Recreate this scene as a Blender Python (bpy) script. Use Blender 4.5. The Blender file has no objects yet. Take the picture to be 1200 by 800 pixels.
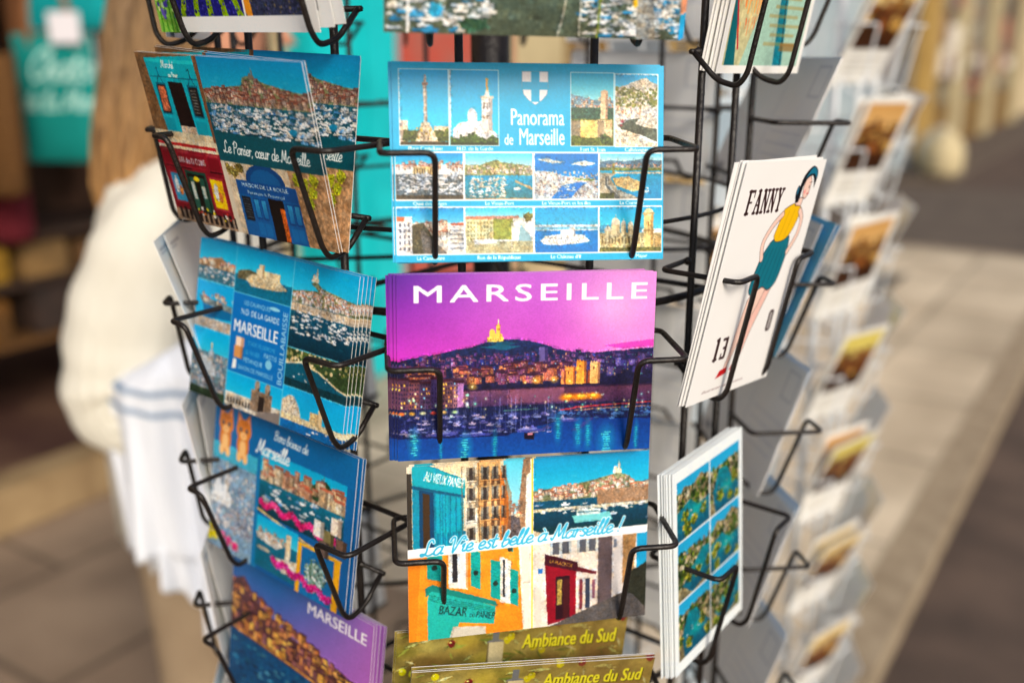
import bpy, bmesh, math, random
import numpy as np
from mathutils import Vector, Matrix, Euler
R = math.radians; PI = math.pi
random.seed(4)
scn = bpy.context.scene; col = scn.collection
# ------------------------------------------------------------------ camera, sky, sun, exposure
cam_d = bpy.data.cameras.new('camera'); cam = bpy.data.objects.new('camera', cam_d); col.objects.link(cam); scn.camera = cam
cam.location = (0, 0, 1.6); cam.rotation_euler = (R(90-16.5), 0, 0)
cam_d.lens = 35; cam_d.sensor_width = 36; cam_d.clip_start = .02; cam_d.clip_end = 400
cam_d.dof.use_dof = True; cam_d.dof.focus_distance = .565; cam_d.dof.aperture_fstop = 3.0; cam_d.dof.aperture_blades = 9
world = bpy.data.worlds.new('World'); scn.world = world; world.use_nodes = True
wn = world.node_tree.nodes; wl = world.node_tree.links
sky = wn.new('ShaderNodeTexSky'); sky.sky_type = 'NISHITA'; sky.sun_disc = False
SUN_EL, SUN_AZ = R(31), R(160)                     # azimuth measured from +Y clockwise: behind the camera, to the right
sky.sun_elevation = SUN_EL; sky.sun_rotation = SUN_AZ; sky.dust_density = 2.5; sky.air_density = 1.0
wl.new(sky.outputs[0], wn['Background'].inputs[0]); wn['Background'].inputs[1].default_value = .11
sun_d = bpy.data.lights.new('sun', 'SUN'); sun_d.energy = 2.0; sun_d.angle = R(20); sun_d.color = (1, .89, .74)
sun = bpy.data.objects.new('sun', sun_d); col.objects.link(sun)
sdir = Vector((math.sin(SUN_AZ)*math.cos(SUN_EL), math.cos(SUN_AZ)*math.cos(SUN_EL), math.sin(SUN_EL)))
sun.rotation_euler = sdir.to_track_quat('Z', 'Y').to_euler(); sun.location = (0, -3, 6)
scn.view_settings.view_transform = 'Standard'; scn.view_settings.look = 'None'; scn.view_settings.gamma = 1
scn.view_settings.exposure = 0.47
scn.cycles.max_bounces = 6; scn.cycles.transparent_max_bounces = 12
# ------------------------------------------------------------------ printed card artwork (computed per vertex)
_tcache = {}
def glyph_tris(txt, bold=0.0, shear=0.0, space=1.0):
    key = (txt, bold, shear, space)
    if key not in _tcache:
        cu = bpy.data.curves.new('tmp_text', 'FONT'); cu.body = txt; cu.offset = bold; cu.shear = shear
        cu.space_character = space; cu.resolution_u = 3
        ob = bpy.data.objects.new('tmp_text', cu); bpy.context.scene.collection.objects.link(ob)
        dg = bpy.context.evaluated_depsgraph_get()
        me = bpy.data.meshes.new_from_object(ob.evaluated_get(dg)); me.calc_loop_triangles()
        co = np.zeros(len(me.vertices)*3); me.vertices.foreach_get('co', co); co = co.reshape(-1, 3)[:, :2]
        ti = np.zeros(len(me.loop_triangles)*3, dtype=np.int32); me.loop_triangles.foreach_get('vertices', ti)
        _tcache[key] = (co, ti.reshape(-1, 3))
        bpy.data.objects.remove(ob); bpy.data.curves.remove(cu); bpy.data.meshes.remove(me)
    return _tcache[key]

def vnoise(h, w, cell, rng, octs=3):
    out = np.zeros((h, w)); amp = 1.0; tot = 0
    for o in range(octs):
        c = max(1.0, cell/2**o); gh, gw = int(h/c)+3, int(w/c)+3
        g = rng.random((gh, gw)); yy = np.arange(h)/c; xx = np.arange(w)/c
        yi = yy.astype(int); xi = xx.astype(int); fy = (yy-yi)[:, None]; fx = (xx-xi)[None, :]
        fy = fy*fy*(3-2*fy); fx = fx*fx*(3-2*fx)
        a = g[yi][:, xi]; b = g[yi][:, xi+1]; c2 = g[yi+1][:, xi]; d = g[yi+1][:, xi+1]
        out += amp*((a*(1-fx)+b*fx)*(1-fy)+(c2*(1-fx)+d*fx)*fy); tot += amp; amp *= .55
    return out/tot

def mixc(a, b, t): return tuple(a[i]*(1-t)+b[i]*t for i in range(3))

class Cv:
    """A small painter: millimetre coordinates, origin top left, colours 0-255 sRGB."""
    def __init__(s, w, h, S=6, bg=(255, 255, 255), seed=1):
        s.w, s.h, s.S = w, h, S; s.W, s.H = int(w*S), int(h*S)
        s.a = np.zeros((s.H, s.W, 3)); s.a[:] = bg; s.rng = np.random.default_rng(seed)
        s.clip = (0, 0, s.W, s.H); s.ox = s.oy = 0.0
        s.kx = s.ky = 1.0; s.lean = 0.0
    def frame(s, x, y, w, h, sw=None, sh=None):        # paint into a window of its own coordinates
        s.ox, s.oy = x, y; s.kx = w/(sw or w); s.ky = h/(sh or h)
        s.clip = (max(0, int(x*s.S)), max(0, int(y*s.S)), min(s.W, int((x+w)*s.S)), min(s.H, int((y+h)*s.S)))
    def full(s):
        s.ox = s.oy = 0.0; s.kx = s.ky = 1.0; s.clip = (0, 0, s.W, s.H)
    def T(s, p):
        p = np.array(p, float).reshape(-1, 2); p[:, 0] += s.lean*(79-p[:, 1]); return np.c_[(s.ox+p[:, 0]*s.kx)*s.S, (s.oy+p[:, 1]*s.ky)*s.S]
    def _box(s, P):
        x0 = max(s.clip[0], int(np.floor(P[:, 0].min()))); y0 = max(s.clip[1], int(np.floor(P[:, 1].min())))
        x1 = min(s.clip[2], int(np.ceil(P[:, 0].max()))+1); y1 = min(s.clip[3], int(np.ceil(P[:, 1].max()))+1)
        return (x0, y0, x1, y1) if x1 > x0 and y1 > y0 else None
    def _put(s, b, m, c, c2=None, al=1.0, ns=0.0, cell=4):
        x0, y0, x1, y1 = b; A = s.a[y0:y1, x0:x1]
        col = np.zeros(A.shape); col[:] = c
        if c2 is not None:
            t = np.linspace(0, 1, y1-y0)[:, None, None]; col = col*(1-t)+np.array(c2, float)*t
        if ns: col = col*(1+ns*(vnoise(y1-y0, x1-x0, cell, s.rng)[:, :, None]-.5)*2)
        mm = (m*al)[:, :, None]; A[:] = A*(1-mm)+col*mm
    def poly(s, pts, c, c2=None, al=1.0, ns=0.0, cell=4):
        P = s.T(pts); b = s._box(P)
        if not b: return
        xx = np.arange(b[0], b[2])[None, :]+.5; yy = np.arange(b[1], b[3])[:, None]+.5
        m = np.zeros((b[3]-b[1], b[2]-b[0]), bool)
        n = len(P)
        for i in range(n):
            (xa, ya), (xb, yb) = P[i], P[(i+1) % n]
            if ya == yb: continue
            cr = (yy >= min(ya, yb)) & (yy < max(ya, yb)) & (xx < (xb-xa)*(yy-ya)/(yb-ya)+xa); m ^= cr
        s._put(b, m.astype(float), c, c2, al, ns, cell)
    def rect(s, x0, y0, x1, y1, c, c2=None, al=1.0, ns=0.0, cell=4):
        P = s.T([(x0, y0), (x1, y1)]); a0, b0 = np.round(P[0]).astype(int); a1, b1 = np.round(P[1]).astype(int)
        a1 = max(a1, a0+1); b1 = max(b1, b0+1)
        b = (max(s.clip[0], a0), max(s.clip[1], b0), min(s.clip[2], a1), min(s.clip[3], b1))
        if b[2] > b[0] and b[3] > b[1]: s._put(b, np.ones((b[3]-b[1], b[2]-b[0])), c, c2, al, ns, cell)
    def hgrad(s, x0, x1, c, al0=1, al1=0):
        P = s.T([(x0, 0), (x1, 0)]); a0, a1 = max(s.clip[0], int(P[0, 0])), min(s.clip[2], int(P[1, 0]))
        if a1 <= a0: return
        t = np.linspace(al0, al1, a1-a0)[None, :, None]; A = s.a[s.clip[1]:s.clip[3], a0:a1]; A[:] = A*(1-t)+np.array(c, float)*t
    def ell(s, cx, cy, rx, ry, c, c2=None, al=1.0, soft=0.0, ns=0, cell=4):
        P = s.T([(cx-rx*(1+soft), cy-ry*(1+soft)), (cx+rx*(1+soft), cy+ry*(1+soft))]); b = s._box(P)
        if not b: return
        C = P.mean(0); R = np.maximum((P[1]-P[0])/2/(1+soft), .5)
        xx = (np.arange(b[0], b[2])[None, :]+.5-C[0])/R[0]; yy = (np.arange(b[1], b[3])[:, None]+.5-C[1])/R[1]
        d = np.sqrt(xx*xx+yy*yy); m = (d <= 1).astype(float) if not soft else np.clip((1+soft-d)/(2*soft), 0, 1)
        s._put(b, m, c, c2, al, ns, cell)
    def line(s, pts, w, c, al=1.0):
        P = s.T(pts); r = max(.5, w*s.S*.5*min(s.kx, s.ky)) if w > 0 else .5
        for i in range(len(P)-1):
            A, B = P[i], P[i+1]; b = s._box(np.array([np.minimum(A, B)-r-1, np.maximum(A, B)+r+1]))
            if not b: continue
            xx = np.arange(b[0], b[2])[None, :]+.5; yy = np.arange(b[1], b[3])[:, None]+.5
            d = B-A; L = max(1e-6, d@d); t = np.clip(((xx-A[0])*d[0]+(yy-A[1])*d[1])/L, 0, 1)
            dist = np.hypot(xx-A[0]-t*d[0], yy-A[1]-t*d[1]); s._put(b, np.clip(r+.5-dist, 0, 1), c, None, al)
    def text(s, txt, x, y, size, c, width=None, bold=0.0, shear=0.0, rot=0.0, space=1.0, align='l'):
        co, ti = glyph_tris(txt, 0.0, shear, space)
        if not len(co): return
        k = size/.73; kx = k                                # size is the cap height in mm
        w0 = co[:, 0].max()-co[:, 0].min()
        if width: kx = width/w0
        px = (co[:, 0]-co[:, 0].min())*kx; py = -co[:, 1]*k
        if align == 'c': px = px-w0*kx/2
        if align == 'r': px = px-w0*kx
        ca, sa = math.cos(rot), math.sin(rot)
        Q = s.T(np.c_[x+px*ca-py*sa, y+px*sa+py*ca])
        b = s._box(Q)
        if not b: return
        m = np.zeros((b[3]-b[1], b[2]-b[0]))
        for t in ti:
            p = Q[t]; x0, y0 = max(b[0], int(p[:, 0].min())), max(b[1], int(p[:, 1].min()))
            x1, y1 = min(b[2], int(p[:, 0].max())+2), min(b[3], int(p[:, 1].max())+2)
            if x1 <= x0 or y1 <= y0: continue
            xx = np.arange(x0, x1)[None, :]+.5; yy = np.arange(y0, y1)[:, None]+.5
            e = [(p[(i+1) % 3, 0]-p[i, 0])*(yy-p[i, 1])-(p[(i+1) % 3, 1]-p[i, 1])*(xx-p[i, 0]) for i in range(3)]
            ins = ((e[0] >= 0) & (e[1] >= 0) & (e[2] >= 0)) | ((e[0] <= 0) & (e[1] <= 0) & (e[2] <= 0))
            sub = m[y0-b[1]:y1-b[1], x0-b[0]:x1-b[0]]; sub[ins] = 1
        nb = int(round(bold*size/.73*s.S))
        for _ in range(max(nb, 0)):
            q = m.copy(); q[:, 1:] = np.maximum(q[:, 1:], m[:, :-1]); q[1:] = np.maximum(q[1:], m[:-1]) if _ % 2 else q[1:]; m = q
        s._put(b, m, c)
    def script(s, txt, x, y, xh, w, c, kx=1.0, slope=0.0, slant=.25, outline=None):
        strokes = []; cx = 0.0
        for ch in txt:
            if ch == ' ': cx += .55; continue
            wd, sts = SCRIPT[ch]
            for st in sts: strokes.append([(cx+px+slant*py, py) for px, py in st])
            cx += wd
        for pas, (ww, cc) in enumerate(([outline] if outline else [])+[(w, c)]):
            for st in strokes:
                p = catmull(st, 5); p = [(x+a*xh*kx, y-b*xh+slope*a*xh*kx) for a, b in p]
                s.line(p, ww, cc)
    def photo(s, warp=1.8, amp=.55, x0=0, y0=0, x1=None, y1=None):
        """break drawn shapes up into photographic detail: ragged edges, fine broken tones where there is detail, smooth skies"""
        s.full(); X0, Y0 = int(x0*s.S), int(y0*s.S); X1 = int((x1 or s.w)*s.S); Y1 = int((y1 or s.h)*s.S)
        a = s.a[Y0:Y1, X0:X1]; H, W = a.shape[:2]; yy, xx = np.mgrid[0:H, 0:W]
        warp *= .3; amp *= .5
        for cell, k in ((14, 1.0), (4, .5)):
            dx = (vnoise(H, W, cell, s.rng, 2)-.5)*4*warp*k; dy = (vnoise(H, W, cell, s.rng, 2)-.5)*4*warp*k
            a = a[np.clip(yy+dy, 0, H-1).astype(int), np.clip(xx+dx, 0, W-1).astype(int)]
        L = a.mean(2); g = np.abs(np.diff(L, axis=1, prepend=L[:, :1]))+np.abs(np.diff(L, axis=0, prepend=L[:1]))
        def bl(m, r):
            for ax in (0, 1):
                c = np.cumsum(np.pad(m, [(r+1, r) if i == ax else (0, 0) for i in (0, 1)], 'edge'), axis=ax)
                m = (np.take(c, range(2*r+1, c.shape[ax]), ax)-np.take(c, range(0, c.shape[ax]-2*r-1), ax))/(2*r+1)
            return m
        busy = np.clip(bl(g, 7)/11, 0, 1)[..., None]; blue = np.clip((a[..., 2]-a[..., 0])/90, 0, 1)[..., None]
        k = busy*(1-.35*blue)+.05
        n1 = (vnoise(H, W, 2.2, s.rng, 2)-.5)[..., None]*2; n2 = (vnoise(H, W, 7, s.rng, 3)-.5)[..., None]*2; n3 = (s.rng.random((H, W, 1))-.5)
        tint = np.array([1.0, 1.0, 1.0])+(vnoise(H, W, 12, s.rng, 2)-.5)[..., None]*np.array([.22, .03, -.22])*k
        n4 = (vnoise(H, W, 40, s.rng, 3)-.5)[..., None]*2; out = a*(1+amp*k*(1.1*n1+1.1*n2+.3*n3)+.24*n4*np.clip(busy*1.6-.05, 0, 1)*(1-.5*blue))*tint
        spk = (vnoise(H, W, 1.8, s.rng, 1) > .86)[..., None]*k; out = out*(1-.22*spk)+np.array([248, 244, 236.])*.22*spk
        drk = (vnoise(H, W, 2.6, s.rng, 1) < .16)[..., None]*k; out = out*(1-.38*drk)
        s.a[Y0:Y1, X0:X1] = np.clip(out, 0, 255)
    def finish(s, grain=.05, blur=1):                  # printing softness and grain of the paper
        s.full(); a = s.a
        for _ in range(blur):
            p = np.pad(a, ((1, 1), (1, 1), (0, 0)), 'edge')
            a = (p[1:-1, 1:-1]*4+p[:-2, 1:-1]*1.5+p[2:, 1:-1]*1.5+p[1:-1, :-2]*1.5+p[1:-1, 2:]*1.5)/10
        p = np.pad(a, ((1, 1), (1, 1), (0, 0)), 'edge'); a = (p[1:-1, 1:-1]*5+p[:-2, 1:-1]+p[2:, 1:-1]+p[1:-1, :-2]+p[1:-1, 2:])/9
        g = (vnoise(s.H, s.W, 4, s.rng, 2)-.5)[:, :, None]*2+(vnoise(s.H, s.W, 60, s.rng, 3)-.5)[:, :, None]*1.2
        a = a*(1+grain*g); a = (a-118)*1.13+116; m = a.mean(2, keepdims=True); s.a = np.clip(m+(a-m)*1.06, 0, 255)
    # -- ready-made motifs -------------------------------------------------
    def houses(s, x0, y0, x1, y1, n, walls, roofs, size=(1.5, 3), win=(60, 60, 80), top=None, lit=None, prob=.5):
        r = s.rng; ys = np.sort(y0+(y1-y0)*r.random(n))
        for y in ys:
            x = x0+(x1-x0)*r.random(); f = .55+.45*(y-y0)/max(.01, y1-y0)
            if top is not None and y < top(x): y = top(x)+r.random()*1.5
            w = (size[0]+(size[1]-size[0])*r.random())*f; h = w*(.55+.8*r.random())
            k = .78+.34*r.random(); wc = tuple(min(255, v*k) for v in walls[r.integers(len(walls))])
            s.rect(x, y-h, x+w, y, wc); s.rect(x+w*.68, y-h, x+w, y, tuple(v*.72 for v in wc))
            s.rect(x-.1, y-h-.28*w*.8, x+w+.1, y-h, roofs[r.integers(len(roofs))])
            nx = max(1, int(w/.9)); ny = max(1, int(h/.9))
            for i in range(nx):
                for j in range(ny):
                    if r.random() < .8:
                        cc = win if not (lit and r.random() < prob) else lit[r.integers(len(lit))]
                        s.rect(x+(i+.3)*w/nx, y-h+(j+.3)*h/ny, x+(i+.62)*w/nx, y-h+(j+.72)*h/ny, cc)
    def boats(s, x0, y0, x1, y1, n, hulls=((245, 245, 250),), L=(1.5, 4), mast=(2, 5), mc=(225, 230, 235), mal=.7):
        r = s.rng
        for y in np.sort(y0+(y1-y0)*r.random(n)):
            x = x0+(x1-x0)*r.random(); l = L[0]+(L[1]-L[0])*r.random(); hc = hulls[r.integers(len(hulls))]; h = l*.16+.15
            k = .7+.35*r.random(); hc = tuple(min(255, v*k) for v in hc)
            s.poly([(x, y-h), (x+l, y-h*1.1), (x+l*.86, y), (x+l*.12, y)], hc)
            s.rect(x+l*.1, y, x+l*.9, y+h*.35, (15, 40, 60), al=.6)
            if r.random() < .6: s.rect(x+l*.3, y-h*1.9, x+l*.62, y-h, tuple(min(255, v*1.1) for v in hc))
            if mast[1] > 0 and r.random() < .75:
                m = mast[0]+(mast[1]-mast[0])*r.random(); s.line([(x+l*.5, y-h), (x+l*.5, y-h-m)], 0, mc, mal)
    def specks(s, x0, y0, x1, y1, n, cols, r0=.2, r1=.6, al=1.0, flat=1.0):
        r = s.rng
        for _ in range(n):
            q = r0+(r1-r0)*r.random()
            s.ell(x0+(x1-x0)*r.random(), y0+(y1-y0)*r.random(), q, q*flat, cols[r.integers(len(cols))], al=al)
    def blob(s, cx, cy, rx, ry, c, n=26, cols=None, r0=.3, r1=.9):
        r = s.rng; s.ell(cx, cy, rx*.8, ry*.8, c, ns=.35, cell=3)
        cols = cols or [c, tuple(v*.7 for v in c), tuple(min(255, v*1.35) for v in c)]
        for _ in range(n):
            a = r.random()*6.283; q = math.sqrt(r.random()); z = r0+(r1-r0)*r.random()
            s.ell(cx+rx*q*math.cos(a), cy+ry*q*math.sin(a), z, z*.8, cols[r.integers(len(cols))])
    def hill(s, top, base, c, c2=None, ns=.3, cell=6):
        s.poly(list(top)+[(top[-1][0], base), (top[0][0], base)], c, c2, ns=ns, cell=cell)
    def ripples(s, x0, y0, x1, y1, n, cols, al=.5, L=(1, 5)):
        r = s.rng
        for _ in range(n):
            y = y0+(y1-y0)*r.random(); x = x0+(x1-x0)*r.random(); l = L[0]+(L[1]-L[0])*r.random()
            s.rect(x, y, x+l, y+.16, cols[r.integers(len(cols))], al=al)
    def basilica(s, x, y, h, c=(225, 215, 195), gold=(230, 190, 90), dark=(140, 130, 120)):
        w = h*.16
        s.rect(x-w*3.2, y-h*.22, x+w*1.4, y, c, ns=.1); s.rect(x-w*2.6, y-h*.34, x+w, y-h*.2, c)
        s.ell(x-w*1.7, y-h*.38, w*.85, w*1.1, c); s.rect(x-w*.6, y-h*.72, x+w*.6, y-h*.1, c)
        s.rect(x-w*.28, y-h*.6, x-w*.08, y-h*.48, dark); s.rect(x+w*.12, y-h*.6, x+w*.32, y-h*.48, dark)
        s.rect(x+w*.3, y-h*.72, x+w*.6, y-h*.1, dark, al=.45)
        s.rect(x-w*.75, y-h*.74, x+w*.75, y-h*.7, dark, al=.6)
        s.poly([(x-w*.35, y-h*.7), (x+w*.35, y-h*.7), (x, y-h*.9)], c); s.rect(x-w*.13, y-h, x+w*.13, y-h*.82, gold)
        for i in range(6): s.rect(x-w*3+i*w*.7, y-h*.14, x-w*2.8+i*w*.7, y-h*.05, dark, al=.6)

SCRIPT = {
 'a': (.95, [[(.75, .85), (.4, 1), (.05, .6), (.1, .1), (.45, 0), (.72, .4), (.78, 1), (.75, .15), (1, .1)]]),
 'b': (.8, [[(0, .4), (.3, 1.5), (.25, 1.95), (.1, 1.6), (.08, .1), (.4, 0), (.68, .35), (.6, .85), (.2, .7)]]),
 'c': (.75, [[(.7, .8), (.45, 1), (.1, .7), (.1, .2), (.4, 0), (.8, .2)]]),
 'd': (.95, [[(.7, .85), (.35, 1), (.05, .6), (.1, .1), (.42, 0), (.7, .4), (.8, 1.95), (.75, .15), (1, .1)]]),
 '\u00e9': (.75, [[(.05, .4), (.5, .5), (.62, .8), (.38, 1), (.1, .7), (.1, .2), (.38, 0), (.8, .2)], [(.35, 1.35), (.6, 1.65)]]),
 'e': (.75, [[(.05, .4), (.5, .5), (.62, .8), (.38, 1), (.1, .7), (.1, .2), (.38, 0), (.8, .2)]]),
 'h': (.8, [[(.08, 1.95), (.08, 0)], [(.1, .55), (.4, 1), (.6, .75), (.6, .1), (.8, .1)]]),
 'i': (.48, [[(.05, .7), (.22, 1), (.18, .15), (.5, .1)], [(.27, 1.42), (.3, 1.5)]]),
 'l': (.5, [[(0, .4), (.33, 1.5), (.3, 2), (.12, 1.6), (.12, .2), (.32, 0), (.55, .2)]]),
 'm': (1.15, [[(.05, .9), (.1, 0)], [(.1, .6), (.35, 1), (.5, .7), (.5, 0)], [(.52, .6), (.78, 1), (.92, .7), (.92, .1), (1.15, .1)]]),
 'n': (.82, [[(.03, .85), (.12, 1), (.1, 0)], [(.12, .55), (.4, 1), (.6, .8), (.58, .12), (.85, .1)]]),
 'o': (.8, [[(.4, 1), (.08, .65), (.15, .08), (.5, .05), (.68, .55), (.4, 1), (.85, .85)]]),
 '\u0153': (1.3, [[(.4, 1), (.08, .65), (.15, .08), (.45, .05), (.62, .55), (.4, 1)], [(.62, .45), (1.05, .55), (1.1, .85), (.88, 1), (.65, .6), (.7, .12), (.95, 0), (1.3, .2)]]),
 'r': (.62, [[(.03, .85), (.12, 1), (.1, 0)], [(.12, .55), (.35, .95), (.6, .9)]]),
 's': (.62, [[(.58, .82), (.35, 1), (.15, .75), (.5, .4), (.4, .02), (.05, .12)]]),
 't': (.55, [[(.22, 1.6), (.15, .2), (.35, 0), (.6, .2)], [(-.02, 1.05), (.5, 1.1)]]),
 'u': (.85, [[(.05, 1), (.05, .3), (.3, 0), (.55, .35), (.6, 1), (.6, .12), (.88, .1)]]),
 '\u00e0': (.95, [[(.75, .85), (.4, 1), (.05, .6), (.1, .1), (.45, 0), (.72, .4), (.78, 1), (.75, .15), (1, .1)], [(.3, 1.6), (.5, 1.3)]]),
 'L': (1.15, [[(.8, 1.6), (.55, 2), (.3, 1.6), (.35, .4), (.05, 0), (-.15, .25), (.2, .25), (.65, 0), (1.15, .25)]]),
 'V': (1.3, [[(-.1, 1.5), (.05, 1.95), (.3, 1.8), (.5, 0), (.95, 1.7), (1.2, 2), (1.4, 1.75), (1.2, 1.6)]]),
 'M': (1.5, [[(-.1, .25), (.05, 0), (.2, .3), (.4, 1.9), (.7, .35), (1.15, 1.95), (1.15, .2), (1.45, .1)]]),
 'P': (1.05, [[(.25, 1.9), (.15, 0)], [(-.05, 1.5), (.4, 2), (.95, 1.7), (.75, 1.1), (.22, .95)]]),
 'B': (1.1, [[(.2, 1.9), (.1, 0)], [(-.1, 1.6), (.4, 2), (.85, 1.7), (.65, 1.15), (.25, 1.05), (.75, .95), (.9, .4), (.5, 0), (.1, .05)]]),
 'C': (1.1, [[(1, 1.6), (.8, 2), (.3, 1.6), (.1, .7), (.4, 0), (.9, .2), (1.1, .5)]]),
 ',': (.4, [[(.15, .05), (.02, -.3)]]),
 '!': (.5, [[(.25, 1.9), (.15, .5)], [(.12, .08), (.14, .02)]]),
}
def catmull(p, n=6):
    if len(p) < 3: return p
    q = [p[0]]+list(p)+[p[-1]]; out = []
    for i in range(1, len(q)-2):
        for k in range(n):
            t = k/n; a, b, c, d = q[i-1], q[i], q[i+1], q[i+2]
            out.append(tuple(.5*((2*b[j])+(-a[j]+c[j])*t+(2*a[j]-5*b[j]+4*c[j]-d[j])*t*t+(-a[j]+3*b[j]-3*c[j]+d[j])*t**3) for j in (0, 1)))
    return out+[p[-1]]

CREAM = [(235, 222, 200), (225, 205, 175), (240, 235, 225), (214, 190, 160), (228, 214, 190)]
TERRA = [(190, 110, 85), (170, 95, 75), (200, 130, 100), (150, 100, 85)]
SKY = (20, 170, 215); CYAN = (2, 172, 216)

def sc_harbour(c, w, h, hz=.42, top=SKY, low=(120, 205, 230), water=(20, 110, 150), bas=True, dense=1.0, walls=CREAM, roofs=TERRA, boats=40, bx=.62):
    """harbour view painted in a w x h window"""
    c.rect(0, 0, w, h*hz+2, top, low)
    c.specks(0, h*.05, w, h*hz*.6, 5, [(190, 225, 240)], 1, 3, .12, .3)
    pts = [(0, h*(hz-.1)), (w*.2, h*(hz-.13)), (w*.4, h*(hz-.16)), (w*(bx-.08), h*(hz-.23)), (w*bx, h*(hz-.26)), (w*(bx+.1), h*(hz-.2)), (w*.85, h*(hz-.14)), (w, h*(hz-.12))]
    c.hill(pts, h*hz+2, (120, 125, 95), ns=.4)
    if bas: c.basilica(w*bx, h*(hz-.25), h*.16)
    tp = lambda x: np.interp(x, [p[0] for p in pts], [p[1] for p in pts])+h*.05
    c.houses(0, h*(hz-.18), w, h*(hz+.04), int(170*dense), walls, roofs, (w*.025, w*.05), top=tp)
    c.rect(0, h*hz+h*.03, w, h, water, tuple(v*.55 for v in water), ns=.15, cell=5)
    c.ripples(0, h*(hz+.06), w, h, 60, [(60, 160, 190), (10, 70, 100)], .35)
    c.boats(0, h*(hz+.07), w, h*.86, boats, ((245, 245, 250), (220, 230, 240), (90, 150, 200)), (w*.04, w*.09), (w*.02, w*.06))

def sc_street(c, w, h, left=(225, 195, 150), right=(235, 225, 205), sky=(70, 190, 225)):
    c.rect(0, 0, w, h, sky, (190, 225, 235))
    vx, vy = w*.5, h*.7
    c.poly([(0, -2), (w*.42, h*.3), (w*.46, vy), (0, h)], left, ns=.12); c.poly([(w, -2), (w*.6, h*.3), (w*.55, vy), (w, h)], right, ns=.12)
    for k in range(7):
        t0 = k/7; x0 = w*.42*t0
        for j in range(5):
            y0 = (-2+(h*.3+2)*t0)*(1-j/5)+(h*(1-t0)+vy*t0)*(j/5)
            c.rect(x0+.3, y0+.6, x0+w*.03, y0+h*.08*(1-.5*t0), (90, 95, 110)); x1 = w-w*.4*t0
            c.rect(x1-w*.03, y0+.6, x1-.3, y0+h*.08*(1-.5*t0), (110, 110, 120))
    c.poly([(0, h), (w*.46, vy), (w*.55, vy), (w, h)], (120, 110, 100), ns=.2)

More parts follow.
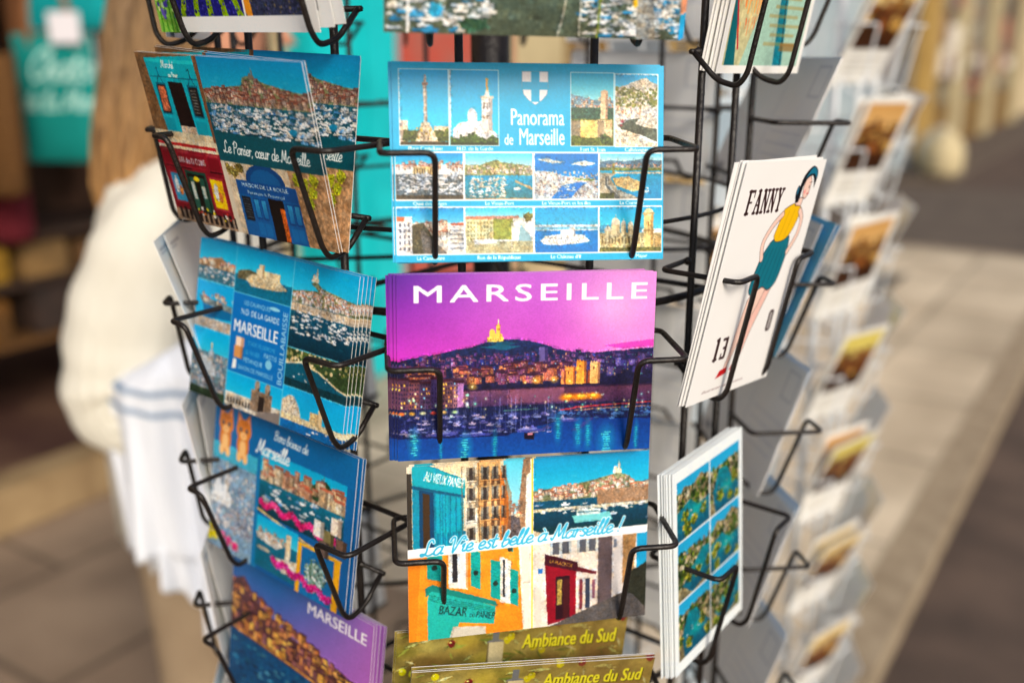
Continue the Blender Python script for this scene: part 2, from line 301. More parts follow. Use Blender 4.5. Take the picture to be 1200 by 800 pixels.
def art_panorama():
    c = Cv(148, 105, 6, CYAN, 3); LB = (250, 253, 255)
    def win(x0, y0, x1, y1):
        c.full(); c.rect(x0-.35, y0-.35, x1+.35, y1+.35, LB); c.frame(x0, y0, x1-x0, y1-y0); return x1-x0, y1-y0
    w, h = win(3.8, 4, 29.8, 43)                                     # column with trees
    c.rect(0, 0, w, h, (0, 168, 222), (90, 205, 235)); c.rect(0, 26, 4, h, (215, 195, 180), ns=.2); c.rect(18, 29, w, 36, (220, 195, 165), ns=.2)
    for x in (4, 7, 10, 19, 22, 25): c.blob(x, 34, 3.2, 3.6, (88, 96, 40), 22)
    c.rect(12.6, 8, 14.4, 30, (225, 210, 195)); c.rect(13.7, 8, 14.4, 30, (170, 150, 135)); c.rect(11.9, 6.3, 15.1, 8, (160, 120, 100)); c.poly([(12.8, 6.5), (14.2, 6.5), (13.9, 2.4), (13.1, 2.6)], (200, 180, 165))
    c.poly([(11.5, 27), (15.5, 27), (20, h-2), (8, h-2)], (215, 195, 165), ns=.5, cell=3); c.specks(9, 30, 19, 36, 40, [(240, 225, 200), (150, 120, 90), (220, 180, 60)], .2, .6)
    c.rect(0, h-2, w, h, (70, 60, 35), ns=.3)
    w, h = win(30.6, 4, 56.4, 43)                                    # the basilica
    c.rect(0, 0, w, h, (0, 168, 222), (70, 200, 235)); c.poly([(1, 31), (5, 27), (17, 26), (25, 33), (25, h), (1, h)], (232, 232, 236), ns=.12)
    c.ell(11.5, 23.5, 2.6, 4, (215, 222, 230)); c.rect(9, 23, 14, 28, (220, 222, 228)); c.rect(16.6, 14, 22.4, 31, (232, 226, 220)); c.rect(20.2, 14, 22.4, 31, (180, 172, 168))
    for x in (17.4, 19.2): c.rect(x, 16.5, x+.9, 20, (120, 105, 95)); c.rect(x, 23, x+.8, 25, (150, 135, 120))
    c.rect(16, 13.2, 23, 14.4, (200, 185, 170)); c.poly([(17.8, 13.3), (21.2, 13.3), (20.2, 9.5), (18.9, 9.5)], (225, 220, 215)); c.rect(19, 4.6, 20.1, 10, (225, 165, 55)); c.ell(19.55, 4.6, .7, .8, (235, 180, 70))
    for x in (2, 7, 12, 17, 22, 26): c.blob(x, 35.5+(x % 3), 3.6, 3, (70, 92, 38), 24)
    c.rect(0, h-1.6, w, h, (50, 66, 30), ns=.3)
    w, h = win(96, 4.5, 119.7, 43)                                   # fort
    c.rect(0, 0, w, h*.5, (20, 175, 215), (190, 225, 225)); c.hill([(0, 11), (5, 12), (12, 14), (24, 14)], 22, (120, 150, 165)); c.houses(0, 13, 23, 20, 60, CREAM, TERRA, (1, 2))
    c.rect(0, 18, w, 24, (50, 85, 70), ns=.5); c.rect(0, 24, w, h, (100, 110, 50), ns=.3); c.rect(16.2, 9.8, 20.2, 24, (225, 195, 160)); c.rect(18.9, 10, 20.2, 24, (175, 140, 115)); c.ell(18.2, 9.8, 2, 1.1, (210, 180, 150))
    c.rect(0, 25, 5, 33, (140, 130, 110), ns=.15); c.rect(5, 24.8, 14.5, 34, (236, 205, 130), ns=.1); c.rect(14.5, 24.5, 22.7, 34, (215, 190, 150), ns=.15); c.rect(14.5, 25, 18, 34, (150, 130, 105), al=.6)
    c.rect(0, 34, w, h, (95, 105, 45), ns=.5, cell=5); c.blob(19, 35, 4, 3, (70, 85, 45), 20)
    w, h = win(120.5, 4.8, 144.3, 43.4)                              # limestone cove
    c.rect(0, 0, w, 14, (40, 165, 215), (120, 200, 230)); c.hill([(0, 7), (5, 6), (9, 4), (17, 1.5), (20, 4), (24, 5)], 24, (205, 195, 178), ns=.35, cell=9)
    c.specks(0, 7, 24, 17, 170, [(110, 115, 55), (130, 130, 75), (90, 100, 50)], .3, .9); c.rect(0, 17.5, w, 25, (215, 205, 195), ns=.3); c.houses(0, 18, 16, 22, 22, CREAM, TERRA, (.8, 1.6))
    c.poly([(1, 27), (9, 23.5), (24, 22), (24, 36), (14, 32), (4, 30)], (86, 92, 78), ns=.3); c.poly([(11, 26), (14, 23), (24, 22), (24, 29), (17, 28)], (220, 212, 198), ns=.3)
    c.poly([(0, 29), (8, 30), (16, 34), (24, 37), (24, h), (0, h)], (228, 215, 195), ns=.25); c.boats(1, 24, 6, 28, 6, ((250, 250, 250), (190, 70, 90)), (1, 2.4), (0, 0))
    rows = [(47, 71.8), (75.6, 100.6)]; cols = [(1.2, 37), (37.8, 74.8), (75.6, 111), (111.8, 147)]
    c.full(); c.rect(1, 46.4, 147.4, 72.3, LB); c.rect(1, 75.1, 147.4, 101, LB)
    w, h = win(*[cols[0][0], 47.2, cols[0][1], 71.6])                # quay
    c.rect(0, 0, w, 6, (0, 150, 215), (90, 195, 230)); c.houses(0, 5, w, 9.5, 70, [(225, 205, 190), (215, 190, 170), (240, 225, 215)], TERRA, (1.4, 2.6)); c.rect(9, 7, 22, 12, (215, 190, 140))
    for i in range(9): c.rect(9.6+i*1.4, 7.8, 10.1+i*1.4, 12, (95, 80, 60))
    c.rect(0, 11, w, h, (95, 105, 110), ns=.3); c.boats(0, 11, w, 22, 150, ((245, 245, 250), (225, 230, 240)), (1.6, 4), (.8, 3)); c.rect(0, 22, w, h, (80, 70, 55), ns=.3)
    w, h = win(*[cols[1][0], 47.2, cols[1][1], 71.6])
    c.rect(0, 0, w, 8, (90, 200, 232), (200, 232, 238)); c.hill([(0, 6), (8, 6), (14, 4), (17, 3), (20, 4.5), (36, 6.5)], 12, (135, 140, 95), ns=.4); c.houses(0, 6.5, w, 11, 80, CREAM, [(170, 140, 110)], (.9, 1.8))
    c.rect(0, 11.5, w, h, (30, 150, 190), (70, 130, 140), ns=.15)
    for x in (2, 6, 10.5, 14, 18): c.boats(x, 13, x+3, 23, 28, ((245, 245, 235), (225, 220, 200)), (1, 2.6), (.5, 2))
    c.poly([(27, 14), (37, 18), (37, 19.5), (27, 15)], (170, 150, 115)); c.ell(28.5, 18.5, 2.2, .8, (245, 245, 245)); c.rect(0, 23.4, w, h, (150, 125, 80), ns=.3)
    w, h = win(*[cols[2][0], 47.2, cols[2][1], 71.6])
    c.rect(0, 0, w, h, (0, 125, 200), (15, 135, 200), ns=.06); c.poly([(1, 3), (7, 2.4), (17, 4.6), (10, 5)], (205, 215, 215), ns=.2); c.poly([(20, 5.5), (27, 3.6), (34, 5), (30, 6.4)], (215, 220, 215), ns=.2)
    c.poly([(0, 9), (8, 9.5), (17, 12), (24, 12.4), (34, 13.5), (35, h), (0, h)], (190, 200, 205), ns=.2); c.houses(0, 10, w, 24, 240, [(225, 225, 230), (205, 195, 190), (240, 235, 230)], [(200, 160, 140), (180, 150, 140), (150, 160, 175)], (.8, 2))
    c.poly([(9, 24), (15, 17), (24, 15), (29, 15.4), (25, 18), (20, 24)], (30, 120, 195), ns=.1); c.boats(10, 17, 22, 24, 40, ((220, 230, 240),), (.6, 1.6), (0, 0)); c.poly([(22, 13), (33, 13.5), (33, 14.5), (23, 14)], (110, 135, 60))
    w, h = win(*[cols[3][0], 47.2, cols[3][1], 71.6])
    c.rect(0, 0, w, 5, (110, 200, 228), (210, 230, 230)); c.hill([(0, 4.5), (6, 3), (14, 4), (24, 2.6), (36, 3.6)], 7.5, (90, 120, 140), ns=.2); c.houses(3, 6, w, 8, 60, CREAM, TERRA, (.8, 1.6)); c.rect(0, 7.4, w, 9, (120, 130, 70), ns=.4)
    c.rect(0, 9, w, h, (25, 165, 205), (15, 140, 190), ns=.08); c.rect(8, 9.6, w, 10.4, (210, 190, 160)); c.poly([(0, 10), (9, 10.5), (6, 13), (10, 19), (24, h), (0, h)], (165, 160, 145), ns=.2)
    c.poly([(3, 12), (5, 12), (5, 17), (13, h), (9, h), (3, 17)], (90, 95, 95)); c.poly([(7, 13), (16, 12), (23, 15), (25, 20), (18, 20), (9, 17)], (226, 196, 140), ns=.25); c.line([(4, 12), (4.6, 17), (12, 24)], .25, (240, 240, 235)); c.rect(0, 21, 8, h, (80, 85, 50), ns=.5); c.specks(24, 18, 28, 21, 20, [(235, 245, 250)], .2, .6); c.rect(7, 5, 8.3, 10.5, (120, 110, 60))
    w, h = win(*[cols[0][0], 75.8, cols[0][1], 100.4])
    c.rect(0, 0, w, 10, (0, 150, 215), (140, 210, 235)); c.rect(8, 8, w, h, (205, 195, 185), ns=.2); c.houses(9, 8, 26, 16, 60, CREAM, TERRA, (1.6, 3)); c.poly([(8, 9), (14, 8), (25, h), (8, h)], (88, 82, 60), ns=.5)
    c.poly([(12, 12), (14, 12), (27, h), (14, h)], (110, 102, 95), ns=.3); c.rect(0, 4.5, 8, h, (240, 238, 240)); c.rect(0, 4.5, 4, 7, (205, 120, 80))
    for i in range(3):
        for j in range(5): c.rect(1+i*2.4, 8+j*3.2, 1.9+i*2.4, 9.8+j*3.2, (95, 95, 110))
    c.poly([(27, 9), (36, 7.4), (36, h), (27, h)], (222, 220, 218)); c.rect(29, 8, 36, 9.2, (200, 105, 75)); [c.rect(28, 11.5+j*2.4, 36, 12.2+j*2.4, (130, 135, 145)) for j in range(5)]
    w, h = win(*[cols[1][0], 75.8, cols[1][1], 100.4])
    c.rect(0, 0, w, 6, (60, 190, 230), (170, 222, 235)); c.poly([(0, 6), (15, 5.5), (15, 19), (0, 19)], (216, 208, 165)); c.rect(0, 4.5, 15, 6.2, (205, 135, 110)); c.rect(15, 6, 26, 17, (150, 158, 80), ns=.12); c.rect(14, 4.4, 29, 6, (205, 150, 130), ns=.2)
    for i in range(8):
        for j in range(5): c.rect(.8+i*1.8, 7.4+j*2.2, 1.5+i*1.8, 8.8+j*2.2, (140, 140, 100))
    c.poly([(26, 6), (33, 5.5), (32, 18), (25, 17)], (232, 230, 220)); c.poly([(30, 9), (36, 16), (36, 21), (28, 20)], (150, 185, 195)); c.blob(34, 5, 3, 2.5, (115, 110, 55), 16); c.rect(0, 18, w, h, (190, 185, 150), ns=.12); c.poly([(4, 17), (15, 16.5), (17, 19), (5, 19.6)], (240, 240, 240)); c.rect(25, 8, 25.3, 22, (235, 235, 235))
    w, h = win(*[cols[2][0], 75.8, cols[2][1], 100.4])
    c.rect(0, 0, w, 10, (30, 160, 215), (70, 175, 215), ns=.06); c.rect(0, 9.4, w, 13, (215, 222, 225), ns=.2); c.rect(0, 10.6, w, 12, (120, 180, 210)); c.rect(0, 12.6, w, h, (0, 130, 200), (0, 118, 190), ns=.08)
    c.poly([(3, 18), (6, 15.5), (13, 14.5), (20, 14), (27, 15), (31, 18.5), (24, 19.5), (14, 20.5), (5, 20)], (228, 228, 228), ns=.2); c.rect(14, 12, 20, 16, (236, 234, 230)); c.rect(19, 10.8, 22.4, 16, (240, 238, 234)); c.rect(21.4, 11, 22.4, 16, (170, 170, 175)); c.specks(5, 15, 29, 19, 60, [(150, 150, 145), (190, 185, 170)], .2, .5)
    w, h = win(*[cols[3][0], 75.8, cols[3][1], 100.4])
    c.rect(0, 0, w, 12, (0, 165, 215), (90, 200, 225)); c.hill([(0, 10), (14, 9), (24, 11)], 14, (70, 150, 185)); c.rect(0, 14, w, h, (200, 185, 140), ns=.35, cell=4)
    for x, y, r in ((9, 9.5, 2.6), (13.5, 9.5, 1.4), (17.5, 10, 1.4), (4.5, 13, 1.8), (21, 12, 1.3)): c.ell(x, y, r, r*1.4, (205, 195, 175)); c.rect(x-r, y, x+r, y+7, (220, 205, 165)); c.rect(x+r*.3, y, x+r, y+7, (150, 135, 105), al=.6); c.rect(x-.15, y-r*2.1, x+.15, y-r, (190, 180, 160))
    for i in range(12): c.rect(1+i*1.9, 16+(i % 2), 1.8+i*1.9, 20, (130, 115, 80))
    c.rect(25, 3, 30.6, h, (232, 205, 140)); c.rect(28.8, 3, 30.6, h, (190, 155, 95)); c.ell(27.8, 2.8, 2.6, 2, (230, 210, 160)); c.rect(24.4, 3.2, 31.2, 4, (200, 165, 105)); c.rect(24.6, 12.6, 31, 13.4, (185, 150, 95)); c.rect(27.2, 8, 28.1, 10.4, (120, 90, 50)); c.rect(31, 14, w, h, (185, 160, 110), ns=.2); c.rect(0, 22, w, h, (110, 110, 60), ns=.4)
    c.full()
    for (x0, y0, x1, y1) in [(3.8, 4, 29.8, 43), (30.6, 4, 56.4, 43), (96, 4.5, 119.7, 43), (120.5, 4.8, 144.3, 43.4)]+[(a, b, a2, b2) for b, b2 in ((47.2, 71.6), (75.8, 100.4)) for a, a2 in cols]: c.photo(1.0, .6, x0, y0, x1, y1)
    for t, x, y in (('Place Castellane', 17, 45.7), ('N.D. de la Garde', 43.5, 45.7), ('Fort St. Jean', 108, 45.9), ('Callelongue', 132.5, 45.9), ('Quai des Belges', 19, 74.6), ('Le Vieux-Port', 56.5, 74.6), ('Le Vieux-Port et les \u00eeles', 93.3, 74.6), ('La Corniche', 130, 74.6), ('La Canebi\u00e8re', 19, 103.6), ('Rue de la R\u00e9publique', 56, 103.6), ("Le Ch\u00e2teau d'If", 93, 103.6), ('La Major', 134, 103.6)):
        c.text(t, x, y, 2.05, LB, bold=.06, align='c')
    c.text('Panorama', 77.6, 32.3, 9.2, LB, width=29, bold=.015, align='c'); c.text('Marseille', 79.9, 42.6, 9.2, LB, width=24.5, bold=.015, align='c'); c.text('de', 59.5, 42.6, 6, LB, width=4.6, bold=.015)
    sh = [(69.4, 4.4), (83.4, 4.4), (83.4, 12), (82.6, 16), (80, 19), (76.4, 21.4), (72.8, 19), (70.2, 16), (69.4, 12)]
    c.poly([(76.4+(x-76.4)*1.05, 12.5+(y-12.5)*1.04) for x, y in sh], (120, 160, 185)); c.poly(sh, (240, 238, 242)); c.rect(74.2, 4.4, 78.8, 20, CYAN); c.rect(69.4, 9.6, 83.4, 13.6, CYAN)
    return c

def art_night():
    c = Cv(148, 105, 6, (200, 80, 205), 5)
    yy, xx = np.mgrid[0:c.H, 0:c.W]; X = xx/c.S; Y = yy/c.S
    t = np.clip(X/60, 0, 1)[..., None]; u = np.clip((X-80)/50, 0, 1)[..., None]; v = np.clip(Y/46, 0, 1)[..., None]
    a = np.array((92, 40, 150.))*(1-t)+np.array((182, 104, 202.))*t; b = np.array((190, 60, 185.))*(1-t)+np.array((196, 84, 190.))*t
    col = a*(1-v)+b*v; col = col*(1-u*.55)+np.array((240, 175, 222.))*u*.55; g = np.exp(-((X-122)**2/300+(Y-20)**2/200))[..., None]
    c.a[:] = col*(1-.4*g)+np.array((250, 205, 232.))*.4*g
    c.poly([(118, 42), (130, 40.5), (148, 39), (148, 43), (130, 44)], (205, 60, 175), al=.8)
    top = [(0, 48), (8, 46), (20, 44.5), (32, 42), (40, 41), (47, 39), (52, 37), (58, 37), (66, 37), (74, 38), (82, 40), (90, 43), (100, 45), (112, 46), (125, 45), (148, 44)]
    c.hill(top, 70, (28, 48, 92), (34, 26, 60), ns=.35, cell=7); c.poly([(46, 41), (56, 39.5), (70, 41), (60, 43)], (20, 120, 140), al=.6); c.poly([(50, 39), (58, 37.8), (68, 39), (60, 40.5)], (15, 90, 110), al=.7)
    c.basilica(56.5, 38, 12.5, (238, 200, 95), (250, 235, 190), (150, 95, 40))
    tp = lambda x: np.interp(x, [p[0] for p in top], [p[1] for p in top])+2.5
    lit = [(255, 205, 90), (255, 165, 60), (255, 235, 170), (140, 210, 255)]
    c.houses(0, 46, 148, 57, 330, [(92, 62, 130), (64, 50, 118), (120, 80, 140), (60, 70, 150), (150, 95, 150)], [(40, 30, 70), (70, 40, 80), (105, 60, 95)], (1.8, 4), (30, 26, 60), tp, lit, .25)
    c.houses(2, 54, 96, 63, 120, [(150, 86, 96), (190, 110, 90), (200, 130, 90), (110, 70, 110), (140, 80, 120)], [(80, 40, 60), (60, 34, 66)], (4, 7), (60, 30, 60), None, lit, .45)
    c.houses(100, 48, 148, 60, 60, [(70, 64, 130), (96, 84, 150), (60, 50, 100)], [(40, 34, 80)], (3, 6), (36, 30, 70), tp, [(120, 230, 220), (255, 190, 90)], .3)
    c.rect(80, 42, 85, 50, (104, 92, 150)); c.rect(83.4, 42, 85, 50, (66, 56, 110))
    for x0, x1, y0, cc in ((95, 101.5, 54, (222, 134, 66)), (101.8, 108, 50.5, (238, 150, 62)), (109, 110, 56, (200, 110, 60)), (110, 116, 51.5, (232, 178, 120)), (93, 96, 56, (190, 110, 80))):
        c.rect(x0, y0, x1, 64, cc, mixc(cc, (255, 190, 90), .4), ns=.12); c.rect(x1-1.3, y0, x1, 64, mixc(cc, (70, 30, 40), .5)); [c.rect(x0+k*1.6+.3, y0-.7, x0+k*1.6+1.1, y0, cc) for k in range(int((x1-x0)/1.6))]
        c.rect(x0+2, y0+2.4, x0+2.6, y0+4, (90, 45, 30))
    for x, y, r in ((78, 61, 2.4), (89, 61, 2.2), (42, 63.5, 2.6), (98, 62, 1.6), (72, 62, 1.2), (27, 60, 1.1), (20, 66, .9), (36, 57, 1)): c.ell(x, y, r*.8, r*.6, (255, 195, 70), al=.75, soft=.8); c.ell(x, y, r*.25, r*.25, (255, 245, 190))
    c.rect(0, 58, 37, 80, (84, 56, 84), (60, 46, 76), ns=.2)
    for k in range(6):
        x = k*6.2; c.rect(x, 58+(k % 3)*1.2, x+6, 80, [(96, 62, 86), (118, 74, 86), (82, 58, 92), (70, 56, 100), (110, 76, 90), (136, 100, 120)][k]); c.rect(x-.1, 57+(k % 3)*1.2, x+6.2, 58.4+(k % 3)*1.2, (70, 30, 52))
        for i in range(4):
            for j in range(7):
                c.rect(x+.6+i*1.4, 60.5+j*2.5, x+1.3+i*1.4, 61.8+j*2.5, lit[c.rng.integers(4)] if c.rng.random() < .22 else (44, 34, 66))
    c.rect(33.5, 61, 37, 80, (170, 120, 176)); c.rect(37, 65.5, 95, 75, (118, 78, 108), (74, 50, 92), ns=.12); c.rect(37, 65, 148, 66, (60, 36, 66)); c.rect(62, 65.5, 95, 74, (150, 92, 112), al=.5); c.rect(95, 66, 148, 75, (96, 58, 84), (70, 44, 84), ns=.15)
    for x in (40, 52, 63): c.rect(x, 66, x+.3, 75, (60, 36, 70))
    for x in (97.5, 105, 112.5): c.ell(x, 71.5, 4.2, 1.9, (255, 150, 20), al=.85, soft=.5); c.ell(x, 71, 2, .8, (255, 225, 90), soft=.5)
    c.rect(0, 75, 148, 81, (26, 32, 70), (24, 40, 84), ns=.4)
    for k in range(6): c.ell(2+k*6, 77.5, 1.6, .9, [(255, 120, 40), (255, 190, 70), (230, 240, 190), (255, 90, 60), (255, 200, 90), (180, 220, 160)][k], al=.8, soft=.5)
    c.line([(92, 79.5), (104, 77.5), (120, 77), (148, 76)], .9, (205, 60, 60), .8); c.line([(96, 80), (112, 79), (148, 78.4)], .5, (255, 170, 110), .7); c.line([(60, 78), (80, 77.5)], .5, (120, 190, 150), .6)
    c.rect(0, 82, 148, 105, (18, 58, 128), (16, 82, 158), ns=.1, cell=9); c.poly([(0, 80), (148, 79.5), (148, 86), (100, 84), (80, 88), (60, 93), (0, 92)], (24, 34, 82), ns=.4)
    c.boats(0, 80, 92, 92, 150, ((120, 130, 190), (90, 90, 160), (160, 150, 190), (50, 60, 120)), (2, 6), (3, 11), (150, 150, 205), .55); c.boats(84, 80, 146, 86, 60, ((70, 110, 170), (40, 60, 110)), (2, 6), (2, 8), (120, 130, 190), .5)
    for x, y, l in ((34, 92, 20), (67, 91, 18), (18, 91, 16), (92, 86, 13)): c.poly([(x, y-1.2), (x+l, y-1.6), (x+l*.9, y), (x+l*.1, y+.2)], (70, 76, 150)); c.rect(x+2, y-2, x+l*.7, y-1.2, (120, 126, 190))
    for x in (58, 64.5, 67, 70, 86): c.line([(x, 91), (x, 69+(x % 3))], .25, (140, 150, 215), .8)
    c.poly([(100, 91), (112, 84), (113, 85), (103, 92.5)], (60, 60, 130)); c.poly([(72, 91.5), (78, 92), (78, 96), (72, 95)], (30, 16, 40)); c.rect(74, 92, 77, 93, (220, 150, 170))
    for x, y0, w in ((9, 90, 2.6), (38, 94, 3), (55, 93, 1.3), (24, 92, .9), (92, 84, 1.8), (121, 93, 4), (104, 88, 2), (139, 91, 1.2), (110, 89, 1.8)):
        c.ell(x, y0+5, w, 7, (25, 160, 190), al=.6, soft=.8)
        for k in range(9): c.rect(x-w*(.2+.7*c.rng.random()), y0+k*1.4, x+w*(.2+.7*c.rng.random()), y0+k*1.4+.45, (110, 235, 225) if w > 2 else (60, 190, 190), al=.75)
    for _ in range(70):
        x = 148*c.rng.random(); y = 69+12*c.rng.random(); q = .25+.5*c.rng.random()**2; cc = [(120, 240, 200), (255, 240, 160), (190, 255, 240), (255, 200, 120)][c.rng.integers(4)]
        c.ell(x, y, q*1.6, q*1.6, cc, al=.35, soft=.9); c.ell(x, y, q*.6, q*.6, cc)
    c.ell(39, 73.5, .9, 1.4, (235, 255, 255), soft=.5); c.ell(39, 68, .9, .8, (160, 250, 230), soft=.5); c.ell(9, 70, .8, .8, (180, 250, 220), soft=.5)
    c.photo(1.1, .5, 0, 34, 148, 105)
    c.text('MARSEILLE', 9.5, 15.4, 9.8, (255, 250, 255), width=133, bold=.03, space=1.25)
    return c

def art_vie():
    c = Cv(148, 105, 6, (255, 255, 255), 7)
    c.frame(0, 0, 73.5, 50)                                            # shop in a narrow street
    c.rect(0, 0, 74, 50, (95, 200, 226), (205, 230, 235)); c.poly([(0, 0), (57, 0), (57, 14), (60, 50), (0, 50)], (222, 205, 175), ns=.12)
    c.poly([(41, 0), (55, 0), (58, 50), (42, 50)], (205, 165, 115), ns=.15); c.poly([(55, 4), (60, 22), (61, 50), (55, 50)], (214, 130, 60), ns=.15)
    for x in (36, 40, 45, 49.5, 53): [c.rect(x, y, x+1.8, y+6, (150, 140, 125) if x < 42 else (110, 80, 60)) for y in (8, 21, 33)]
    c.rect(34, 27, 41, 50, (235, 226, 208)); c.poly([(73.5, 0), (69, 0), (66, 30), (66, 50), (73.5, 50)], (150, 120, 95), ns=.3); c.poly([(73.5, 8), (71, 10), (70, 50), (73.5, 50)], (235, 232, 220))
    c.poly([(60, 34), (66, 32), (69, 50), (58, 50)], (96, 88, 90), ns=.4); c.houses(60, 26, 67, 36, 16, CREAM, TERRA, (1.5, 3)); c.rect(0, 0, 2.6, 50, (60, 55, 50)); c.rect(0, 0, 6, 4, (225, 215, 195))
    c.poly([(3, 0), (9, -2), (33, 9), (33, 50), (3, 50)], (10, 138, 165), ns=.07); c.poly([(3, 0), (9, -1), (34, 10), (34, 20), (3, 12)], (20, 160, 178)); c.poly([(2.6, 11), (34, 19), (34, 20.6), (2.6, 13)], (4, 90, 120))
    c.poly([(7, 14), (15.5, 16), (15.5, 50), (7, 50)], (10, 70, 105)); c.poly([(9, 16), (13, 17), (13, 50), (9, 50)], (70, 52, 36)); [c.poly([(17+k*4, 17+k), (20+k*4, 17.8+k), (20+k*4, 49), (17+k*4, 49)], (12, 158, 180)) for k in range(4)]
    for x0, wd, cc in ((34.5, 6, (226, 214, 190)), (43, 5.6, (196, 150, 96)), (49.6, 4.6, (180, 120, 70)), (55.4, 3.6, (206, 116, 52))):
        for y0 in (3, 15, 27, 39):
            c.rect(x0+wd*.3, y0, x0+wd*.68, y0+7.4, (64, 56, 54)); c.rect(x0+wd*.06, y0-.3, x0+wd*.3, y0+7.6, (150, 146, 132), (118, 112, 102)); c.rect(x0+wd*.68, y0-.3, x0+wd*.92, y0+7.6, (140, 134, 122), (104, 98, 90)); c.rect(x0, y0+7.7, x0+wd, y0+8.3, tuple(v*1.1 for v in cc)); c.rect(x0, y0+8.3, x0+wd, y0+8.8, (90, 70, 56), al=.6)
            for q in range(5): c.rect(x0+wd*(.1+.16*q), y0+5.2, x0+wd*(.13+.16*q), y0+7.6, (40, 36, 38), al=.8)
    c.poly([(58, 8), (62, 20), (61, 50), (56.5, 50)], (150, 90, 50), al=.55); c.line([(32, 2), (32.6, 50)], .5, (110, 96, 80)); c.line([(42, 0), (42.4, 50)], .4, (90, 72, 56))
    for k in range(6): c.line([(16+k*3.1, 15.5+k*.75), (16+k*3.1, 50)], .35, (4, 100, 128)); c.poly([(17+k*3.1, 40), (18.6+k*3.1, 40.3), (18.6+k*3.1, 48), (17+k*3.1, 48)], (6, 120, 148))
    c.text('AU VIEUX PANIER', 9.5, 8.6, 6, (238, 245, 240), width=24, rot=.26, bold=.02)
    c.frame(75.3, 0, 72.7, 50); sc_harbour(c, 72.7, 50, .50, (0, 150, 200), (70, 190, 215), (10, 84, 110), True, 1.0, CREAM, TERRA, 12, .74)
    c.rect(40, 22, 72.7, 31, (160, 130, 105), ns=.15); c.rect(0, 31.2, 72.7, 33, (205, 200, 180), ns=.2); c.boats(2, 32, 70, 35, 30, ((250, 250, 250),), (2, 4), (1, 4))
    c.poly([(24, 37), (48, 36), (50, 41), (26, 41.5)], (120, 200, 205)); c.rect(27, 33.5, 42, 37, (215, 235, 235)); c.rect(28, 34.6, 41, 35.4, (40, 110, 130)); c.rect(36, 30.6, 38.4, 34, (225, 235, 235)); c.rect(0, 42.5, 72.7, 50, (18, 60, 70), ns=.2); c.poly([(0, 44), (12, 48), (16, 50), (0, 50)], (190, 170, 140), ns=.3)
    c.frame(0, 50, 73.5, 55)                                           # orange house front
    c.rect(0, 0, 74, 55, (240, 150, 50), (236, 140, 44), ns=.06); c.poly([(66, 0), (73.5, 0), (73.5, 55), (69, 55)], (232, 224, 210)); c.rect(69, 25, 73.5, 26, (190, 180, 165))
    for x0, x1, y0, y1 in ((25, 34, 0, 24), (56, 60, 8, 36)): c.poly([(x0-1.4, y0), (x1+1.4, y0+3), (x1+1.4, y1+2), (x0-1.4, y1)], (236, 226, 214)); c.poly([(x0, y0), (x1, y0+3), (x1, y1), (x0, y1-2)], (215, 220, 222)); c.rect(x0+(x1-x0)*.12, y0+2, x0+(x1-x0)*.44, y1-3, (50, 48, 52))
    for q in ([(11, -2), (20, 0), (20, 20), (11, 17)], [(37, 2), (43, 4), (43, 27), (37, 24)], [(49, 9), (55, 11), (55, 35), (49, 32)], [(61, 16), (66, 18), (66, 40), (61, 37)], [(59, -2), (63, 0), (63, 6), (59, 4)]):
        c.poly(q, (24, 158, 150), ns=.08); [c.line([(q[0][0]+.5, q[0][1]+k*2), (q[1][0]-.5, q[1][1]+k*2)], .2, (10, 110, 112), .7) for k in range(1, 10)]
        c.ell((q[0][0]+q[1][0])/2, (q[0][1]+q[2][1])/2+2, 1.6, 1.6, (40, 60, 55))
    c.poly([(10, 23), (14, 21), (52, 35), (53, 38), (14, 26), (10, 28)], (30, 130, 122)); c.poly([(12, 26), (14, 25), (52, 38), (51, 49), (30, 46), (26, 55), (11, 55), (11, 30)], (42, 170, 160), ns=.06); c.poly([(26, 48), (46, 50), (46, 55), (24, 55)], (196, 190, 176))
    for k in range(4): c.poly([(12+k*.2, 27+k*1.1), (52, 39.6+k*1.0), (52, 39.9+k*1.0), (12+k*.2, 27.4+k*1.1)], (20, 112, 106))
    c.poly([(0, 0), (8, 0), (4, 55), (0, 55)], (214, 120, 34), al=.5); c.poly([(34, 0), (36.4, 1), (36.4, 26), (34, 25)], (196, 112, 30), al=.6)
    c.text('BAZAR', 17.5, 39.2, 5.6, (30, 66, 66), width=17, rot=.2, bold=.03); c.text('DU', 36, 43.2, 2.4, (30, 66, 66), width=3, rot=.2, bold=.03); c.text('PANIER', 40, 44, 4.2, (30, 66, 66), width=11.5, rot=.16, bold=.03)
    c.frame(75.3, 50, 72.7, 55)                                        # red shop in a street
    c.rect(0, 0, 73, 55, (226, 216, 204), ns=.05); c.poly([(40, 0), (60, 0), (62, 40), (40, 44)], (210, 196, 186)); c.rect(3, 18, 6, 21, (50, 120, 190)); c.rect(0, 30, 5, 55, (214, 206, 194))
    for x in (12, 18, 29, 35): c.rect(x, 2, x+4.4, 10, (90, 92, 100)); c.rect(x-1.6, 2, x, 10, (190, 196, 196)); c.rect(x+4.4, 2, x+6, 10, (190, 196, 196))
    c.poly([(7, 9), (27, 16), (27, 50), (9, 54)], (136, 22, 44), ns=.08); c.poly([(7, 9), (28, 16), (28, 22), (7, 16)], (70, 24, 40)); c.text('LA PLACETTE', 10, 14.6, 2, (214, 170, 70), width=15, rot=.3, bold=.02); c.rect(14, 24, 23, 51, (50, 22, 34)); c.rect(15, 26, 18, 42, (150, 130, 70), ns=.5, cell=3); c.rect(19, 26, 22.5, 50, (70, 30, 36))
